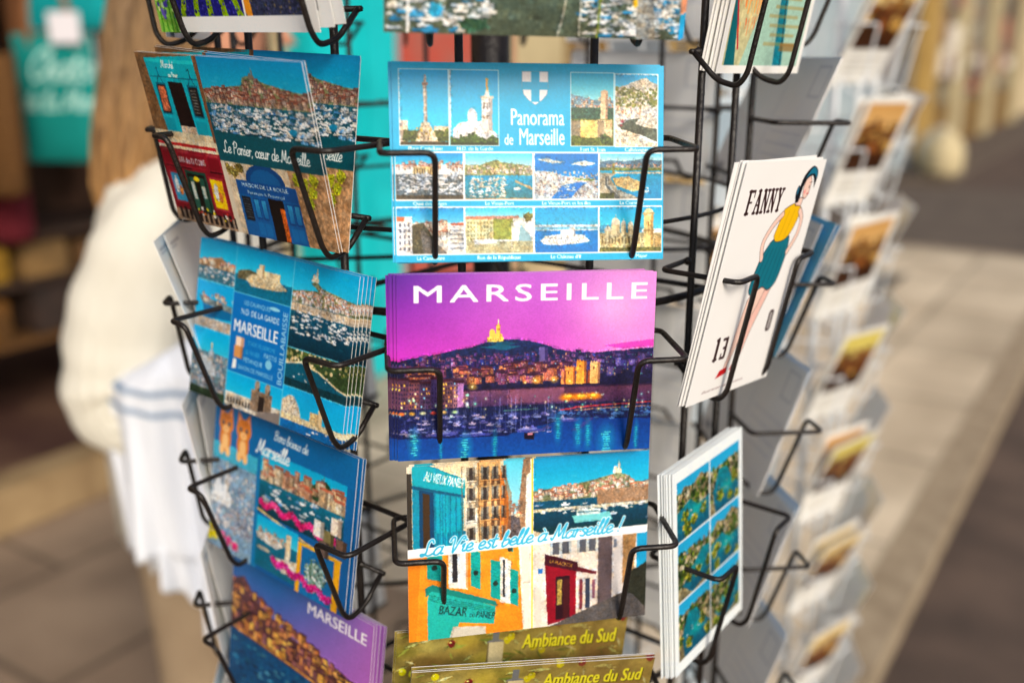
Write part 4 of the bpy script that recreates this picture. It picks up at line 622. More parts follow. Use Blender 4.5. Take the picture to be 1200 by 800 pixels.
def art_painting():
    c = Cv(105, 148, 5, (248, 246, 240), 25); c.frame(5, 5, 95, 138); c.rect(0, 0, 95, 138, (232, 190, 130), (200, 200, 160), ns=.15, cell=14); r = c.rng
    for _ in range(420):
        x, y = 60*r.random(), 118*r.random(); l = 3+7*r.random(); c.line([(x, y), (x+2*r.random()-1, y+l)], .5+r.random(), [(236, 120, 60), (240, 160, 80), (226, 92, 50), (190, 186, 130), (245, 190, 110)][r.integers(5)], .75)
    for _ in range(140): x, y = 60+35*r.random(), 90*r.random(); c.line([(x, y), (x+2, y+6*r.random())], 1, [(226, 196, 90), (205, 190, 120), (170, 190, 60), (240, 160, 100)][r.integers(4)], .7)
    c.poly([(40, 84), (95, 84), (95, 138), (20, 138)], (170, 205, 190), ns=.1); c.poly([(42, 34), (48, 34), (74, 138), (62, 138)], (16, 130, 150), ns=.3); c.line([(46, 40), (72, 138)], 1, (40, 30, 30)); c.poly([(0, 96), (4, 100), (14, 138), (2, 138)], (14, 110, 120)); c.line([(0, 92), (14, 128)], 1.6, (190, 40, 60))
    for k in range(7): c.rect(44+(k % 3)*3, 90+k*5.6, 90-(k % 2)*8, 92.2+k*5.6, (176, 150, 90), al=.55)
    c.rect(66, 124, 90, 129, (150, 110, 60), al=.7); c.full(); return c

def art_olives():
    c = Cv(148, 105, 6, (120, 108, 60), 27); r = c.rng; c.rect(0, 0, 148, 105, (140, 126, 72), (106, 100, 52), ns=.3, cell=40)
    for _ in range(60): c.ell(148*r.random(), 105*r.random(), 4+7*r.random(), 3+5*r.random(), [(196, 186, 70), (130, 128, 50), (140, 100, 62), (206, 200, 120), (90, 84, 40)][r.integers(4)], al=.5, soft=.8)
    for _ in range(120):
        x, y, a = 148*r.random(), 105*r.random()**1.3, r.random()*3.14; l = 7+8*r.random(); dx, dy = math.cos(a)*l, math.sin(a)*l*.6; nx, ny = -dy*.09, dx*.09
        c.poly([(x, y), (x+dx/2+nx, y+dy/2+ny), (x+dx, y+dy), (x+dx/2-nx, y+dy/2-ny)], [(196, 204, 130), (150, 164, 80), (100, 116, 54), (222, 224, 170)][r.integers(4)], al=.85)
    for _ in range(34): x, y = 148*r.random(), 105*r.random(); c.ell(x, y, 2.3, 2.7, (206, 200, 30) if r.random() < .8 else (120, 40, 46)); c.ell(x-.7, y-.8, .7, .7, (232, 228, 130))
    c.photo(2.2, .6)
    c.ell(62, 12, 5.4, 2, (120, 124, 130)); c.rect(56.8, 12, 67.4, 34, (205, 196, 160), ns=.1); c.rect(60, 3, 64, 12, (110, 116, 124)); c.rect(56.8, 12, 58, 34, (120, 110, 80))
    c.ell(114, 12, 44, 14, (118, 96, 58), al=.55, soft=.5); c.text('Ambiance du Sud', 79.7, 18.5, 10.5, (60, 56, 14), width=62, shear=.12, bold=.03); c.text('Ambiance du Sud', 79.2, 18, 10.5, (206, 198, 60), width=62, shear=.12, bold=.03)
    return c

def art_back(w=148, h=105, tint=(238, 241, 247), seed=1, text=True):
    c = Cv(w, h, 3, tint, seed); g = (150, 158, 172)
    c.rect(w-27, 6, w-8, 29, g); c.rect(w-26.4, 6.6, w-8.6, 28.4, tint); c.line([(w*.52, 8), (w*.52, h-10)], .4, g)
    for k in range(4): c.line([(w*.57, h*.45+k*9), (w-9, h*.45+k*9)], .35, g)
    c.rect(7, 7, 34, 8.4, (120, 126, 140)); c.rect(7, 10, 24, 11, g); c.rect(w*.52-8, h-9, w*.52+8, h-8, g)
    for k in range(12): c.rect(8+k*1.3, h-16, 8.5+k*1.3+(k % 3)*.3, h-9, (90, 94, 104))
    return c
def art_backblue(): return art_back(105, 148, (96, 178, 216), 3)
def art_sepia(v=0):
    c = Cv(105, 148, 3, (244, 242, 236), 31+v); c.frame(8, 8, 89, 92)
    top = [(226, 200, 140), (206, 160, 100), (222, 206, 110)][v % 3]; c.rect(0, 0, 89, 50, top, mixc(top, (250, 240, 200), .4)); c.rect(0, 36, 89, 92, (110, 70, 34), (60, 36, 18), ns=.5, cell=14)
    c.houses(0, 30, 89, 70, 60, [(200, 150, 80), (150, 96, 50), (226, 186, 110)], [(90, 50, 30)], (8, 18), (60, 36, 20)); c.blob(20, 60, 16, 18, (70, 46, 24), 60, None, 1, 3); c.full()
    for k in range(3): c.rect(14, 112+k*8, 90-k*10, 114+k*8, (190, 184, 172))
    return c
# ------------------------------------------------------------------ helpers
def lin(c): c = np.asarray(c, float)/255; return np.where(c <= .04045, c/12.92, ((c+.055)/1.055)**2.4)
def tag(o, label=None, cat=None, group=None, kind=None):
    for k, v in (('label', label), ('category', cat), ('group', group), ('kind', kind)):
        if v: o[k] = v
    return o
def empty(name, loc=(0, 0, 0), rz=0):
    o = bpy.data.objects.new(name, None); o.empty_display_size = .05; o.location = loc; o.rotation_euler = (0, 0, rz); col.objects.link(o); return o
def link(name, me, parent=None, mat=None):
    o = bpy.data.objects.new(name, me); col.objects.link(o)
    if mat and not me.materials: me.materials.append(mat)
    if parent: o.parent = parent
    return o
def bmesh_obj(name, bm, mat, parent=None, smooth=False):
    me = bpy.data.meshes.new(name); bm.to_mesh(me); bm.free()
    if smooth: me.polygons.foreach_set('use_smooth', [True]*len(me.polygons))
    return link(name, me, parent, mat)
def mat(name, c, rough=.6, spec=.4, metal=0, c2=None, scale=8, detail=6, bump=0, bscale=60, stretch=None, sharp=(.35, .65), coat=0):
    m = bpy.data.materials.new(name); m.use_nodes = True; nt = m.node_tree; n = nt.nodes; b = n['Principled BSDF']
    c = tuple(lin(c)); b.inputs['Roughness'].default_value = rough; b.inputs['Specular IOR Level'].default_value = spec; b.inputs['Metallic'].default_value = metal
    if coat: b.inputs['Coat Weight'].default_value = coat; b.inputs['Coat Roughness'].default_value = .15
    tc = n.new('ShaderNodeTexCoord'); mp = n.new('ShaderNodeMapping'); nt.links.new(tc.outputs['Object'], mp.inputs[0])
    if stretch: mp.inputs['Scale'].default_value = stretch
    if c2 is not None:
        t = n.new('ShaderNodeTexNoise'); t.inputs['Scale'].default_value = scale; t.inputs['Detail'].default_value = detail; nt.links.new(mp.outputs[0], t.inputs['Vector'])
        r = n.new('ShaderNodeValToRGB'); r.color_ramp.elements[0].position = sharp[0]; r.color_ramp.elements[1].position = sharp[1]
        r.color_ramp.elements[0].color = (*c, 1); r.color_ramp.elements[1].color = (*lin(c2), 1)
        nt.links.new(t.outputs[0], r.inputs[0]); nt.links.new(r.outputs[0], b.inputs['Base Color'])
    else: b.inputs['Base Color'].default_value = (*c, 1)
    if bump:
        t2 = n.new('ShaderNodeTexNoise'); t2.inputs['Scale'].default_value = bscale; t2.inputs['Detail'].default_value = 5; nt.links.new(mp.outputs[0], t2.inputs['Vector'])
        bp = n.new('ShaderNodeBump'); bp.inputs['Strength'].default_value = bump; bp.inputs['Distance'].default_value = .01; nt.links.new(t2.outputs[0], bp.inputs['Height']); nt.links.new(bp.outputs[0], b.inputs['Normal'])
    return m
def box(bm, x0, y0, z0, x1, y1, z1, bev=0):
    r = bmesh.ops.create_cube(bm, size=1); M = Matrix.Translation(((x0+x1)/2, (y0+y1)/2, (z0+z1)/2)) @ Matrix.Diagonal((abs(x1-x0), abs(y1-y0), abs(z1-z0), 1))
    bmesh.ops.transform(bm, matrix=M, verts=r['verts'])
    if bev: bmesh.ops.bevel(bm, geom=list({e for v in r['verts'] for e in v.link_edges}), offset=bev, segments=2, affect='EDGES')
def boxes(name, L, m, parent=None, bev=0):
    bm = bmesh.new()
    for b in L: box(bm, *b, bev=bev)
    return bmesh_obj(name, bm, m, parent)
def fillet(pts, rad, k=5):
    P = [Vector(p) for p in pts]; out = [P[0]]
    for i in range(1, len(P)-1):
        a, b, c = P[i-1], P[i], P[i+1]; u = (a-b); v = (c-b); r = min(rad, u.length*.45, v.length*.45); u.normalize(); v.normalize()
        s, e = b+u*r, b+v*r
        for t in range(k+1): t /= k; out.append(s*(1-t)**2+b*2*t*(1-t)+e*t*t)
    return out+[P[-1]]
def tube(bm, pts, r, seg=8, rad=0, closed=False):
    P = fillet(pts, rad) if rad else [Vector(p) for p in pts]
    n = len(P); rings = []; up = None
    rr = r if callable(r) else (lambda t: r)
    for i in range(n):
        if closed: d = (P[(i+1) % n]-P[i-1]).normalized()
        else: d = (P[min(i+1, n-1)]-P[max(i-1, 0)]).normalized()
        if up is None: up = d.orthogonal().normalized()
        up = (up-d*up.dot(d)).normalized(); s = d.cross(up); q = rr(i/(n-1))
        rings.append([bm.verts.new(P[i]+(up*math.cos(a)+s*math.sin(a))*q) for a in (2*PI*k/seg for k in range(seg))])
    m = n if closed else n-1
    for i in range(m):
        A, B = rings[i], rings[(i+1) % n]
        for k in range(seg): bm.faces.new((A[k], A[(k+1) % seg], B[(k+1) % seg], B[k]))
    if not closed: bm.faces.new(rings[0][::-1]); bm.faces.new(rings[-1])
def loft(bm, secs, cap=True):
    """secs: list of closed rings of points"""
    rings = [[bm.verts.new(p) for p in s] for s in secs]; n = len(rings[0])
    for A, B in zip(rings, rings[1:]):
        for k in range(n): bm.faces.new((A[k], A[(k+1) % n], B[(k+1) % n], B[k]))
    if cap: bm.faces.new(rings[0][::-1]); bm.faces.new(rings[-1])
# ------------------------------------------------------------------ printed cards
def ink_material(name, rough=.34, coat=.08):
    m = bpy.data.materials.new(name); m.use_nodes = True; nt = m.node_tree; n = nt.nodes; b = n['Principled BSDF']
    a = n.new('ShaderNodeAttribute'); a.attribute_name = 'ink'; nt.links.new(a.outputs['Color'], b.inputs['Base Color'])
    b.inputs['Roughness'].default_value = rough; b.inputs['Specular IOR Level'].default_value = .25; b.inputs['Coat Weight'].default_value = coat; b.inputs['Coat Roughness'].default_value = .2
    tc = n.new('ShaderNodeTexCoord'); t = n.new('ShaderNodeTexNoise'); t.inputs['Scale'].default_value = 18; t.inputs['Detail'].default_value = 2; nt.links.new(tc.outputs['Object'], t.inputs['Vector'])
    bp = n.new('ShaderNodeBump'); bp.inputs['Strength'].default_value = .25; bp.inputs['Distance'].default_value = .003; nt.links.new(t.outputs[0], bp.inputs['Height']); nt.links.new(bp.outputs[0], b.inputs['Normal'])
    return m
INK = ink_material('printed_card'); CLOTH_INK = ink_material('printed_cloth', .85, 0)
WHITE = .80                                            # reflectance of white card stock
def grid_from(c, per_mm, w, h):
    """sample canvas c into (ny, nx) vertex colours"""
    nx, ny = max(2, int(w*per_mm)), max(2, int(h*per_mm)); k = max(1, int(round(c.S/per_mm)))
    a = c.a; H, W = a.shape[:2]
    yi = np.clip(((np.arange(ny)+.5)/ny*H).astype(int), 0, H-1); xi = np.clip(((np.arange(nx)+.5)/nx*W).astype(int), 0, W-1)
    out = np.zeros((ny, nx, 3)); cnt = 0
    for dy in range(-(k//2), k-k//2):
        for dx in range(-(k//2), k-k//2):
            out += lin(a[np.clip(yi+dy, 0, H-1)][:, np.clip(xi+dx, 0, W-1)]); cnt += 1
    return out/cnt*WHITE/.95
_back = {}
def card_mesh(name, c, w, h, per_mm=3.0, bend=0.0, thick=.0004, back=None, corner=True, mm=INK, bulge=0):
    """one mesh: dense printed front (+Z side), printed back, cut edges; x right, y up, metres"""
    W, H = w/1000, h/1000; F = grid_from(c, per_mm, w, h)
    if back is None: back = _back.setdefault((w, h), (lambda q: (q.finish(.02), q)[1])(art_back(w, h)))
    Bk = grid_from(back, .8, w, h)
    V, Cc, Q = [], [], []; base = 0
    def sheet(G, z, flip):
        nonlocal base
        ny, nx = G.shape[:2]; x = np.linspace(-W/2, W/2, nx); y = np.linspace(H/2, -H/2, ny); X, Y = np.meshgrid(x, y)
        Z = z+bend*((X/(W/2))**2)*.001+bulge*(1-(2*X/W)**4)*(1-(2*Y/H)**4)*(1 if not flip else -1)
        V.append(np.stack([X, Y, Z], -1).reshape(-1, 3)); Cc.append((G[:, ::-1] if flip else G).reshape(-1, 3))
        i = (np.arange(ny-1)[:, None]*nx+np.arange(nx-1)[None, :]).reshape(-1)+base
        q = np.stack([i, i+nx, i+nx+1, i+1], -1); Q.append(q[:, ::-1] if flip else q)
        per = list(range(nx))+[nx-1+nx*k for k in range(1, ny)]+[nx*(ny-1)+k for k in range(nx-2, -1, -1)]+[nx*k for k in range(ny-2, 0, -1)]
        V0 = V[-1][per]; base += nx*ny; return V0
    p0 = sheet(F, thick/2, False); p1 = sheet(Bk, -thick/2, True)
    # cut paper edge, white
    A = p0.copy(); n = len(A); B = A.copy(); B[:, 2] -= thick+2*bulge*0
    V.append(A); V.append(B); Cc.append(np.full((2*n, 3), .74)); i = np.arange(n); j = (i+1) % n
    Q.append(np.stack([base+i, base+j, base+n+j, base+n+i], -1)); base += 2*n
    V = np.concatenate(V); Cc = np.concatenate(Cc); Q = np.concatenate(Q)
    me = bpy.data.meshes.new(name); me.vertices.add(len(V)); me.vertices.foreach_set('co', V.ravel().astype(np.float32))
    me.loops.add(len(Q)*4); me.loops.foreach_set('vertex_index', Q.ravel().astype(np.int32))
    me.polygons.add(len(Q)); me.polygons.foreach_set('loop_start', np.arange(0, len(Q)*4, 4, dtype=np.int32)); me.polygons.foreach_set('loop_total', np.full(len(Q), 4, dtype=np.int32))
    me.update(calc_edges=True)
    at = me.color_attributes.new('ink', 'FLOAT_COLOR', 'POINT'); at.data.foreach_set('color', np.c_[Cc, np.ones(len(Cc))].ravel().astype(np.float32))
    me.materials.append(mm); me.validate(); return me
# ------------------------------------------------------------------ the street (local frame: x along the kerb, y towards the shops)
SA = R(57); SD = Vector((math.cos(SA), math.sin(SA), 0)); SN = Vector((-math.sin(SA), math.cos(SA), 0))
def street(o): o.rotation_euler = (0, 0, SA); return o
def S(s, m, z=0): return SD*s+SN*m+Vector((0, 0, z))

def slab_mat(name, c, c2, joint, bw, bh, rough=.75):
    m = mat(name, c, rough, .3, c2=c2, scale=2.2, detail=8, bump=.35, bscale=45); nt = m.node_tree; n = nt.nodes; b = n['Principled BSDF']
    ramp = [x for x in n if x.type == 'VALTORGB'][0]; tc = [x for x in n if x.type == 'TEX_COORD'][0]
    br = n.new('ShaderNodeTexBrick'); br.inputs['Scale'].default_value = 1; br.inputs['Brick Width'].default_value = bw; br.inputs['Row Height'].default_value = bh
    br.inputs['Mortar Size'].default_value = .013; br.inputs['Color1'].default_value = (1, 1, 1, 1); br.inputs['Color2'].default_value = (.8, .8, .8, 1); br.inputs['Mortar'].default_value = (*[joint]*3, 1)
    nt.links.new(tc.outputs['Object'], br.inputs['Vector']); mx = n.new('ShaderNodeMix'); mx.data_type = 'RGBA'; mx.blend_type = 'MULTIPLY'; mx.inputs[0].default_value = 1
    nt.links.new(ramp.outputs[0], mx.inputs[6]); nt.links.new(br.outputs['Color'], mx.inputs[7]); nt.links.new(mx.outputs[2], b.inputs['Base Color']); return m
M_PAVE = slab_mat('paving', (222, 206, 180), (184, 168, 144), .5, .8, .55)
M_ROAD = mat('asphalt', (98, 82, 72), .85, .3, c2=(76, 64, 57), scale=3.5, bump=.5, bscale=220)
M_ROAD2 = mat('worn_asphalt', (100, 88, 77), .85, .3, c2=(86, 75, 66), scale=4, bump=.3, bscale=120)
M_KERB = mat('kerb_stone', (164, 148, 124), .7, .3, c2=(140, 124, 102), scale=12, bump=.2)
M_STEP = mat('step_stone', (160, 136, 100), .7, .3, c2=(136, 112, 80), scale=9, bump=.2)
g = boxes('ground', [(-60, -60, -.2, 160, 60, -.09)], M_ROAD); street(g); tag(g, kind='structure')
pv = boxes('sidewalk', [(-8, .58, -.086, 8.6, 9, 0)], M_PAVE); street(pv); tag(pv, kind='structure')
kb = boxes('kerb', [(-8, .44, -.088, 8.75, .578, .002), (8.602, .58, -.088, 8.75, 9, .002)], M_KERB); street(kb); tag(kb, kind='structure')
cr = boxes('cross_street', [(8.76, -30, -.0895, 13.4, 9, -.082)], M_ROAD2); street(cr); tag(cr, kind='structure')
pv2 = boxes('far_sidewalk', [(13.5, 2.2, -.086, 60, 9, 0)], M_ROAD2); street(pv2); tag(pv2, kind='structure')
ap = boxes('painted_shade_strip', [(-8, 1.35, .004, 2.1, 3.098, .008)], slab_mat('shade_toned_paving', (158, 136, 114), (128, 108, 90), .5, .8, .55)); street(ap); tag(ap, kind='structure')  # thin sheet of the same paving, awning shade painted in as darker brown
M_IRON = mat('cast_iron', (70, 64, 58), .6, .5, c2=(52, 48, 44), scale=20)
gr = boxes('drain_grate', [(6.75+.11*k, 1.5, .002, 6.82+.11*k, 2.25, .008) for k in range(7)]+[(6.7, 1.45, .001, 7.55, 1.5, .009), (6.7, 2.25, .001, 7.55, 2.3, .009)], M_IRON); street(gr)
tag(gr, 'dark slotted grate set in the pale pavement at the right', 'grate')

# ---- souvenir shop with its dark open front (left)
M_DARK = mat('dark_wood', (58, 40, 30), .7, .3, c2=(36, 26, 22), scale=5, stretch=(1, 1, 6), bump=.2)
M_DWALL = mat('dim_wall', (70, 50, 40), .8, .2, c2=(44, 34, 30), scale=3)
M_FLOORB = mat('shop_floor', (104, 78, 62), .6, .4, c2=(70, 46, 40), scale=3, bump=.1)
sh = empty('souvenir_shop', (0, 0, 0)); tag(sh, 'dim open-fronted souvenir shop with brown walls behind the woman', 'shop')
def sbox(name, L, m, bev=0): o = boxes(name, L, m, sh, bev); o.rotation_euler = (0, 0, SA); return o
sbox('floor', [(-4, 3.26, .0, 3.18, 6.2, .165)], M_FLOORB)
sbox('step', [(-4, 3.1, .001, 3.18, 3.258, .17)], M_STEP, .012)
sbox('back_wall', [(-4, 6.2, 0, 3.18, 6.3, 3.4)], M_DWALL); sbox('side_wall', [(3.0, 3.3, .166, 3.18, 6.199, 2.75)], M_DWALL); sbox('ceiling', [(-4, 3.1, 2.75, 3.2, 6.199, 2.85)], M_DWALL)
sbox('wall', [(-4, 3.1, 2.851, 3.2, 3.4, 6)], mat('plaster', (190, 170, 140), .8, .2, c2=(170, 148, 120), scale=3))

# ---- the street front beyond it
M_TEAL = mat('teal_paint', (8, 190, 196), .5, .4, c2=(6, 172, 180), scale=6, bump=.1)
M_CREAM = mat('cream_render', (206, 188, 152), .85, .2, c2=(186, 166, 132), scale=2, bump=.2)
M_BLUEGREY = mat('pale_blue_paint', (188, 202, 208), .6, .3, c2=(170, 188, 198), scale=3)
M_REDP = mat('red_paint', (176, 74, 60), .6, .3, c2=(150, 96, 84), scale=9)
M_YEL = mat('yellow_paint', (180, 148, 82), .55, .4, c2=(164, 132, 70), scale=4)
M_PALEY = mat('pale_yellow_stone', (184, 170, 134), .7, .3, c2=(168, 154, 120), scale=4)
M_GLASS = mat('shop_glass', (58, 66, 76), .08, .6, c2=(90, 96, 100), scale=4)
M_OLIVE = mat('olive_brown_paint', (128, 98, 48), .6, .3, c2=(110, 84, 44), scale=4)
b1 = empty('shop_front'); tag(b1, 'pale stone shop front with a turquoise door and red and ochre panels behind the rack', 'building')
def part(root, name, L, m, bev=0, lab=None):
    o = boxes(name, L, m, root, bev); o.rotation_euler = (0, 0, SA)
    if lab: o['label'] = lab
    return o
part(b1, 'wall', [(3.2, 3.3, 0, 8.4, 7, 7), (3.2, 3.1, 2.6, 3.9, 3.299, 7)], M_CREAM)
d = part(b1, 'door', [(3.24, 3.12, .02, 3.82, 3.28, 2.6)], M_TEAL, .01, 'turquoise door with raised panels')
bp = boxes('panel', [(3.3, 3.1, .2, 3.5, 3.118, 1.0), (3.56, 3.1, .2, 3.76, 3.118, 1.0), (3.3, 3.1, 1.12, 3.5, 3.118, 2.4), (3.56, 3.1, 1.12, 3.76, 3.118, 2.4)], M_TEAL, d, .006)
part(b1, 'painted_panel', [(3.86, 3.18, .3, 4.9, 3.29, 2.2)], M_REDP, 0, 'brick red painted panel'); part(b1, 'painted_panel', [(4.92, 3.18, .3, 5.5, 3.29, 2.2)], M_PALEY, 0, 'pale yellow panel'); part(b1, 'painted_panel', [(5.52, 3.16, .3, 6.1, 3.29, 2.2)], M_OLIVE, 0, 'olive brown panel')
part(b1, 'window', [(6.2, 3.2, .6, 8.2, 3.29, 2.4)], M_GLASS); part(b1, 'mullion', [(6.2+k*.4, 3.14, .5, 6.26+k*.4, 3.199, 2.45) for k in range(6)], M_YEL)
b2 = empty('corner_shop'); tag(b2, 'yellow-framed corner shop with ochre pillars and full windows across the side street at the right', 'building')
part(b2, 'wall', [(13.6, 3.2, 0, 40, 12, 8)], M_CREAM); part(b2, 'side_wall', [(13.56, 3.2, .0, 13.598, 12, 8)], M_BLUEGREY)
for s0 in (15.1, 17.6, 20.8, 24.5): part(b2, 'pillar', [(s0, 2.95, 0, s0+.75, 3.19, 4.2)], M_YEL if s0 < 16 else M_PALEY, .02)
for s0, s1 in ((13.7, 15.0), (15.95, 17.5), (18.45, 20.7), (21.7, 24.4)):
    w = part(b2, 'window', [(s0, 3.1, .75, s1, 3.199, 3.6)], M_GLASS); part(b2, 'sill', [(s0, 3.05, 0, s1, 3.199, .74)], M_OLIVE if s0 > 15 else M_BLUEGREY)
rr = random.Random(8)
for k in range(26):
    s0 = rr.choice([16, 16.5, 17, 18.6, 19.2, 19.9, 22, 23]); z0 = rr.uniform(.8, 2.6)
    o = boxes('hanging_goods', [(s0, 2.96, z0, s0+rr.uniform(.25, .5), 3.09, z0+rr.uniform(.25, .55))], mat('goods', rr.choice([(210, 204, 190), (120, 90, 80), (176, 150, 120), (90, 76, 70), (226, 220, 206), (150, 60, 50)]), .8), None, .02); street(o)
    tag(o, 'small pale or brown cloth item hanging at the window of the yellow-framed corner shop', 'goods', 'goods hanging at the corner shop windows')
for i, (s0, m0, r0, c0, lb) in enumerate(((14.6, 2.6, .26, (176, 170, 156), 'round pale sack standing at the foot of the yellow pillar'), (13.9, 2.4, .26, (190, 176, 140), 'low beige sack on the pavement nearer the side street'))):
    bm = bmesh.new(); loft(bm, [[S(s0, m0, z)+Vector((math.cos(a)*r0*q*(1+.08*math.sin(3*a)), math.sin(a)*r0*q, 0)) for a in np.linspace(0, 2*PI, 20, endpoint=False)] for z, q in ((.0, .8), (.08, 1), (.3, 1.02), (.45, .8), (.5, .35), (.56, .42))])
    tag(bmesh_obj('sack', bm, mat('sackcloth', c0, .9), None, True), lb, 'sack')
b3 = empty('far_building'); tag(b3, 'beige and pale blue house front far across the street behind the white rack', 'building')
part(b3, 'wall', [(13.7, 12.1, -.08, 30, 16, 9)], M_CREAM)

# ---- goods at the shop opening
def hang_tote(loc, wd, ht, color, lines, label, group=None, rz=R(-6), tagcard=True):
    t = empty('tote_bag', loc, rz); tag(t, label, 'bag', group)
    c = Cv(wd*1000, ht*1000, 1.2, color, 3)
    for txt, x, y, xh in lines: c.script(txt, x, y, xh, xh*.16, (196, 226, 220), kx=1.05, slant=.3)
    c.finish(.06)
    me = card_mesh('bag_body', c, wd*1000, ht*1000, .5, back=c, mm=CLOTH_INK, bulge=.03, thick=.012); o = link('bag_body', me, t); o.rotation_euler = (R(90), 0, 0); o.location = (0, 0, -ht/2)
    bm = bmesh.new(); tube(bm, [(-wd*.28, -.012, -.05), (-wd*.26, -.02, .1), (-wd*.05, -.02, .28), (wd*.05, -.02, .28), (wd*.26, -.02, .1), (wd*.28, -.012, -.05)], .011, 8, .05)
    bmesh_obj('strap', bm, mat('leather', (150, 96, 56), .6, c2=(120, 76, 44), scale=20), t, True)
    if tagcard: boxes('price_tag', [(.02, -.05, -.03, .13, -.047, .07)], mat('tag_paper', (214, 212, 220), .7), t)
    return t
hang_tote(S(2.13, 3.26, 1.64), .29, .43, (8, 128, 124), (('Chats', 60, 150, 50), ('de la Mer', 22, 250, 34)), 'turquoise tote bag with pale script writing and brown straps hanging at the shop opening')
hang_tote(S(2.38, 3.5, 2.02), .34, .36, (10, 150, 156), (), 'plain turquoise bag hanging higher up behind the tote with writing', tagcard=False)
M_STRAW = mat('woven_straw', (104, 72, 36), .8, .2, c2=(76, 50, 26), scale=60, stretch=(1, 1, 3), bump=.6, bscale=120)
bm = bmesh.new(); loft(bm, [[Vector((math.cos(a)*.17*q, math.sin(a)*.07*q, z)) for a in np.linspace(0, 2*PI, 24, endpoint=False)] for z, q in ((0, .8), (.03, .95), (.25, 1), (.45, 1.05), (.46, 1.0), (.3, .95))])
st = bmesh_obj('straw_bag', bm, M_STRAW, None, True); st.location = S(1.88, 3.3, 1.12); st.rotation_euler = (0, 0, R(-33)); tag(st, 'tall woven straw bag hanging at the far left of the photo', 'bag')
sf = empty('display_shelf', (0, 0, 0)); tag(sf, 'dark wooden display shelf just inside the shop at the left edge', 'shelf')
for z in (.53, .745, .915): part(sf, 'shelf_board', [(1.2, 3.45, z, 2.75, 3.85, z+.025)], M_DARK if z > .6 else M_STRAW)
for s0 in (1.2, 2.71): part(sf, 'upright', [(s0, 3.449, .166, s0+.04, 3.851, 1.3)], M_DARK)
goods = [('soap_box', (2.03, 3.46, .772, 2.22, 3.7, .90), (128, 98, 56), 'gold gift box on the upper part of the dark shelf'), ('soap_box', (2.27, 3.46, .772, 2.42, 3.7, .88), (110, 80, 50), 'ochre gift box beside the gold one on the dark shelf'),
         ('basket', (2.05, 3.46, .557, 2.5, 3.75, .73), (50, 36, 30), 'nearly black basket on the lowest board of the shelf'), ('soap_box', (1.84, 3.46, .772, 1.98, 3.7, .905), (140, 104, 16), 'yellow box at the left edge of the shelf'),
         ('soap_box', (1.82, 3.46, .557, 1.96, 3.7, .71), (104, 66, 14), 'orange box under the yellow one on the shelf')]
for nme, b, cc, lb in goods: o = boxes(nme, [b], mat(nme, cc, .6, c2=tuple(v*.7 for v in cc), scale=14), None, .008); street(o); tag(o, lb, 'box' if 'box' in nme else 'basket')
bm = bmesh.new(); loft(bm, [[Vector((math.cos(a)*.075*q*(1+.12*math.sin(5*a)), math.sin(a)*.05*q, z)) for a in np.linspace(0, 2*PI, 30, endpoint=False)] for z, q in ((0, .9), (.05, 1), (.18, 1), (.24, .7), (.27, .3))])
o = bmesh_obj('scarf', bm, mat('maroon_cloth', (84, 6, 22), .9), None, True); o.location = S(1.98, 3.42, .93); tag(o, 'dark red folded scarf below the straw bag', 'scarf')
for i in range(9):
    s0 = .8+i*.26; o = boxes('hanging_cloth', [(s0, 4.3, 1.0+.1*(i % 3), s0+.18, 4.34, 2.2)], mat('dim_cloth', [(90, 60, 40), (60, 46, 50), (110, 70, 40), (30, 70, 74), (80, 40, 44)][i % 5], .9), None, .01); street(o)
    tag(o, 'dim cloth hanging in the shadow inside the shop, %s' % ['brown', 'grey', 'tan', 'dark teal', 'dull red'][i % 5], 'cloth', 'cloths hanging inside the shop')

# ------------------------------------------------------------------ the card racks
M_BLACK = mat('black_coated_wire', (16, 12, 12), .42, .4, c2=(30, 23, 20), scale=40, bump=.15, bscale=300); M_WHITEW = mat('white_coated_wire', (222, 226, 230), .4, .5, c2=(208, 214, 220), scale=30)
def pocket_mesh(name, hw, hi, zb, m, r=.0017, out=.030, za=.007, px=.036, hwl=None):
    hw0 = hw
    bm = bmesh.new()
    for s in (-1, 1):
        hw = hwl if (hwl and s == 1) else hw0
        for q in ((s*px, -.0262, za), (s*px, -.0262, -zb+.016)): bmesh.ops.create_icosphere(bm, subdivisions=1, radius=r*1.7, matrix=Matrix.Translation(q))
        tube(bm, [(s*px, -.0275, za), (s*hw, -.0265, za), (s*hw, out, za-.001), (s*hi, out, za-.001), (s*hi, .0085, -zb+.004), (s*hi, .003, -zb-.003), (s*hi, -.010, -zb), (s*hi, -.026, -zb+.016)], r, 8, .006)
    tube(bm, [(-hi-.002, -.0265, -zb+.016), (hi+.002, -.0265, -zb+.016)], r, 6)
    me = bpy.data.meshes.new(name); bm.to_mesh(me); bm.free(); me.polygons.foreach_set('use_smooth', [True]*len(me.polygons)); me.materials.append(m); return me
DX = {7.5: 0, 322.5: .004, 52.5: -.014}
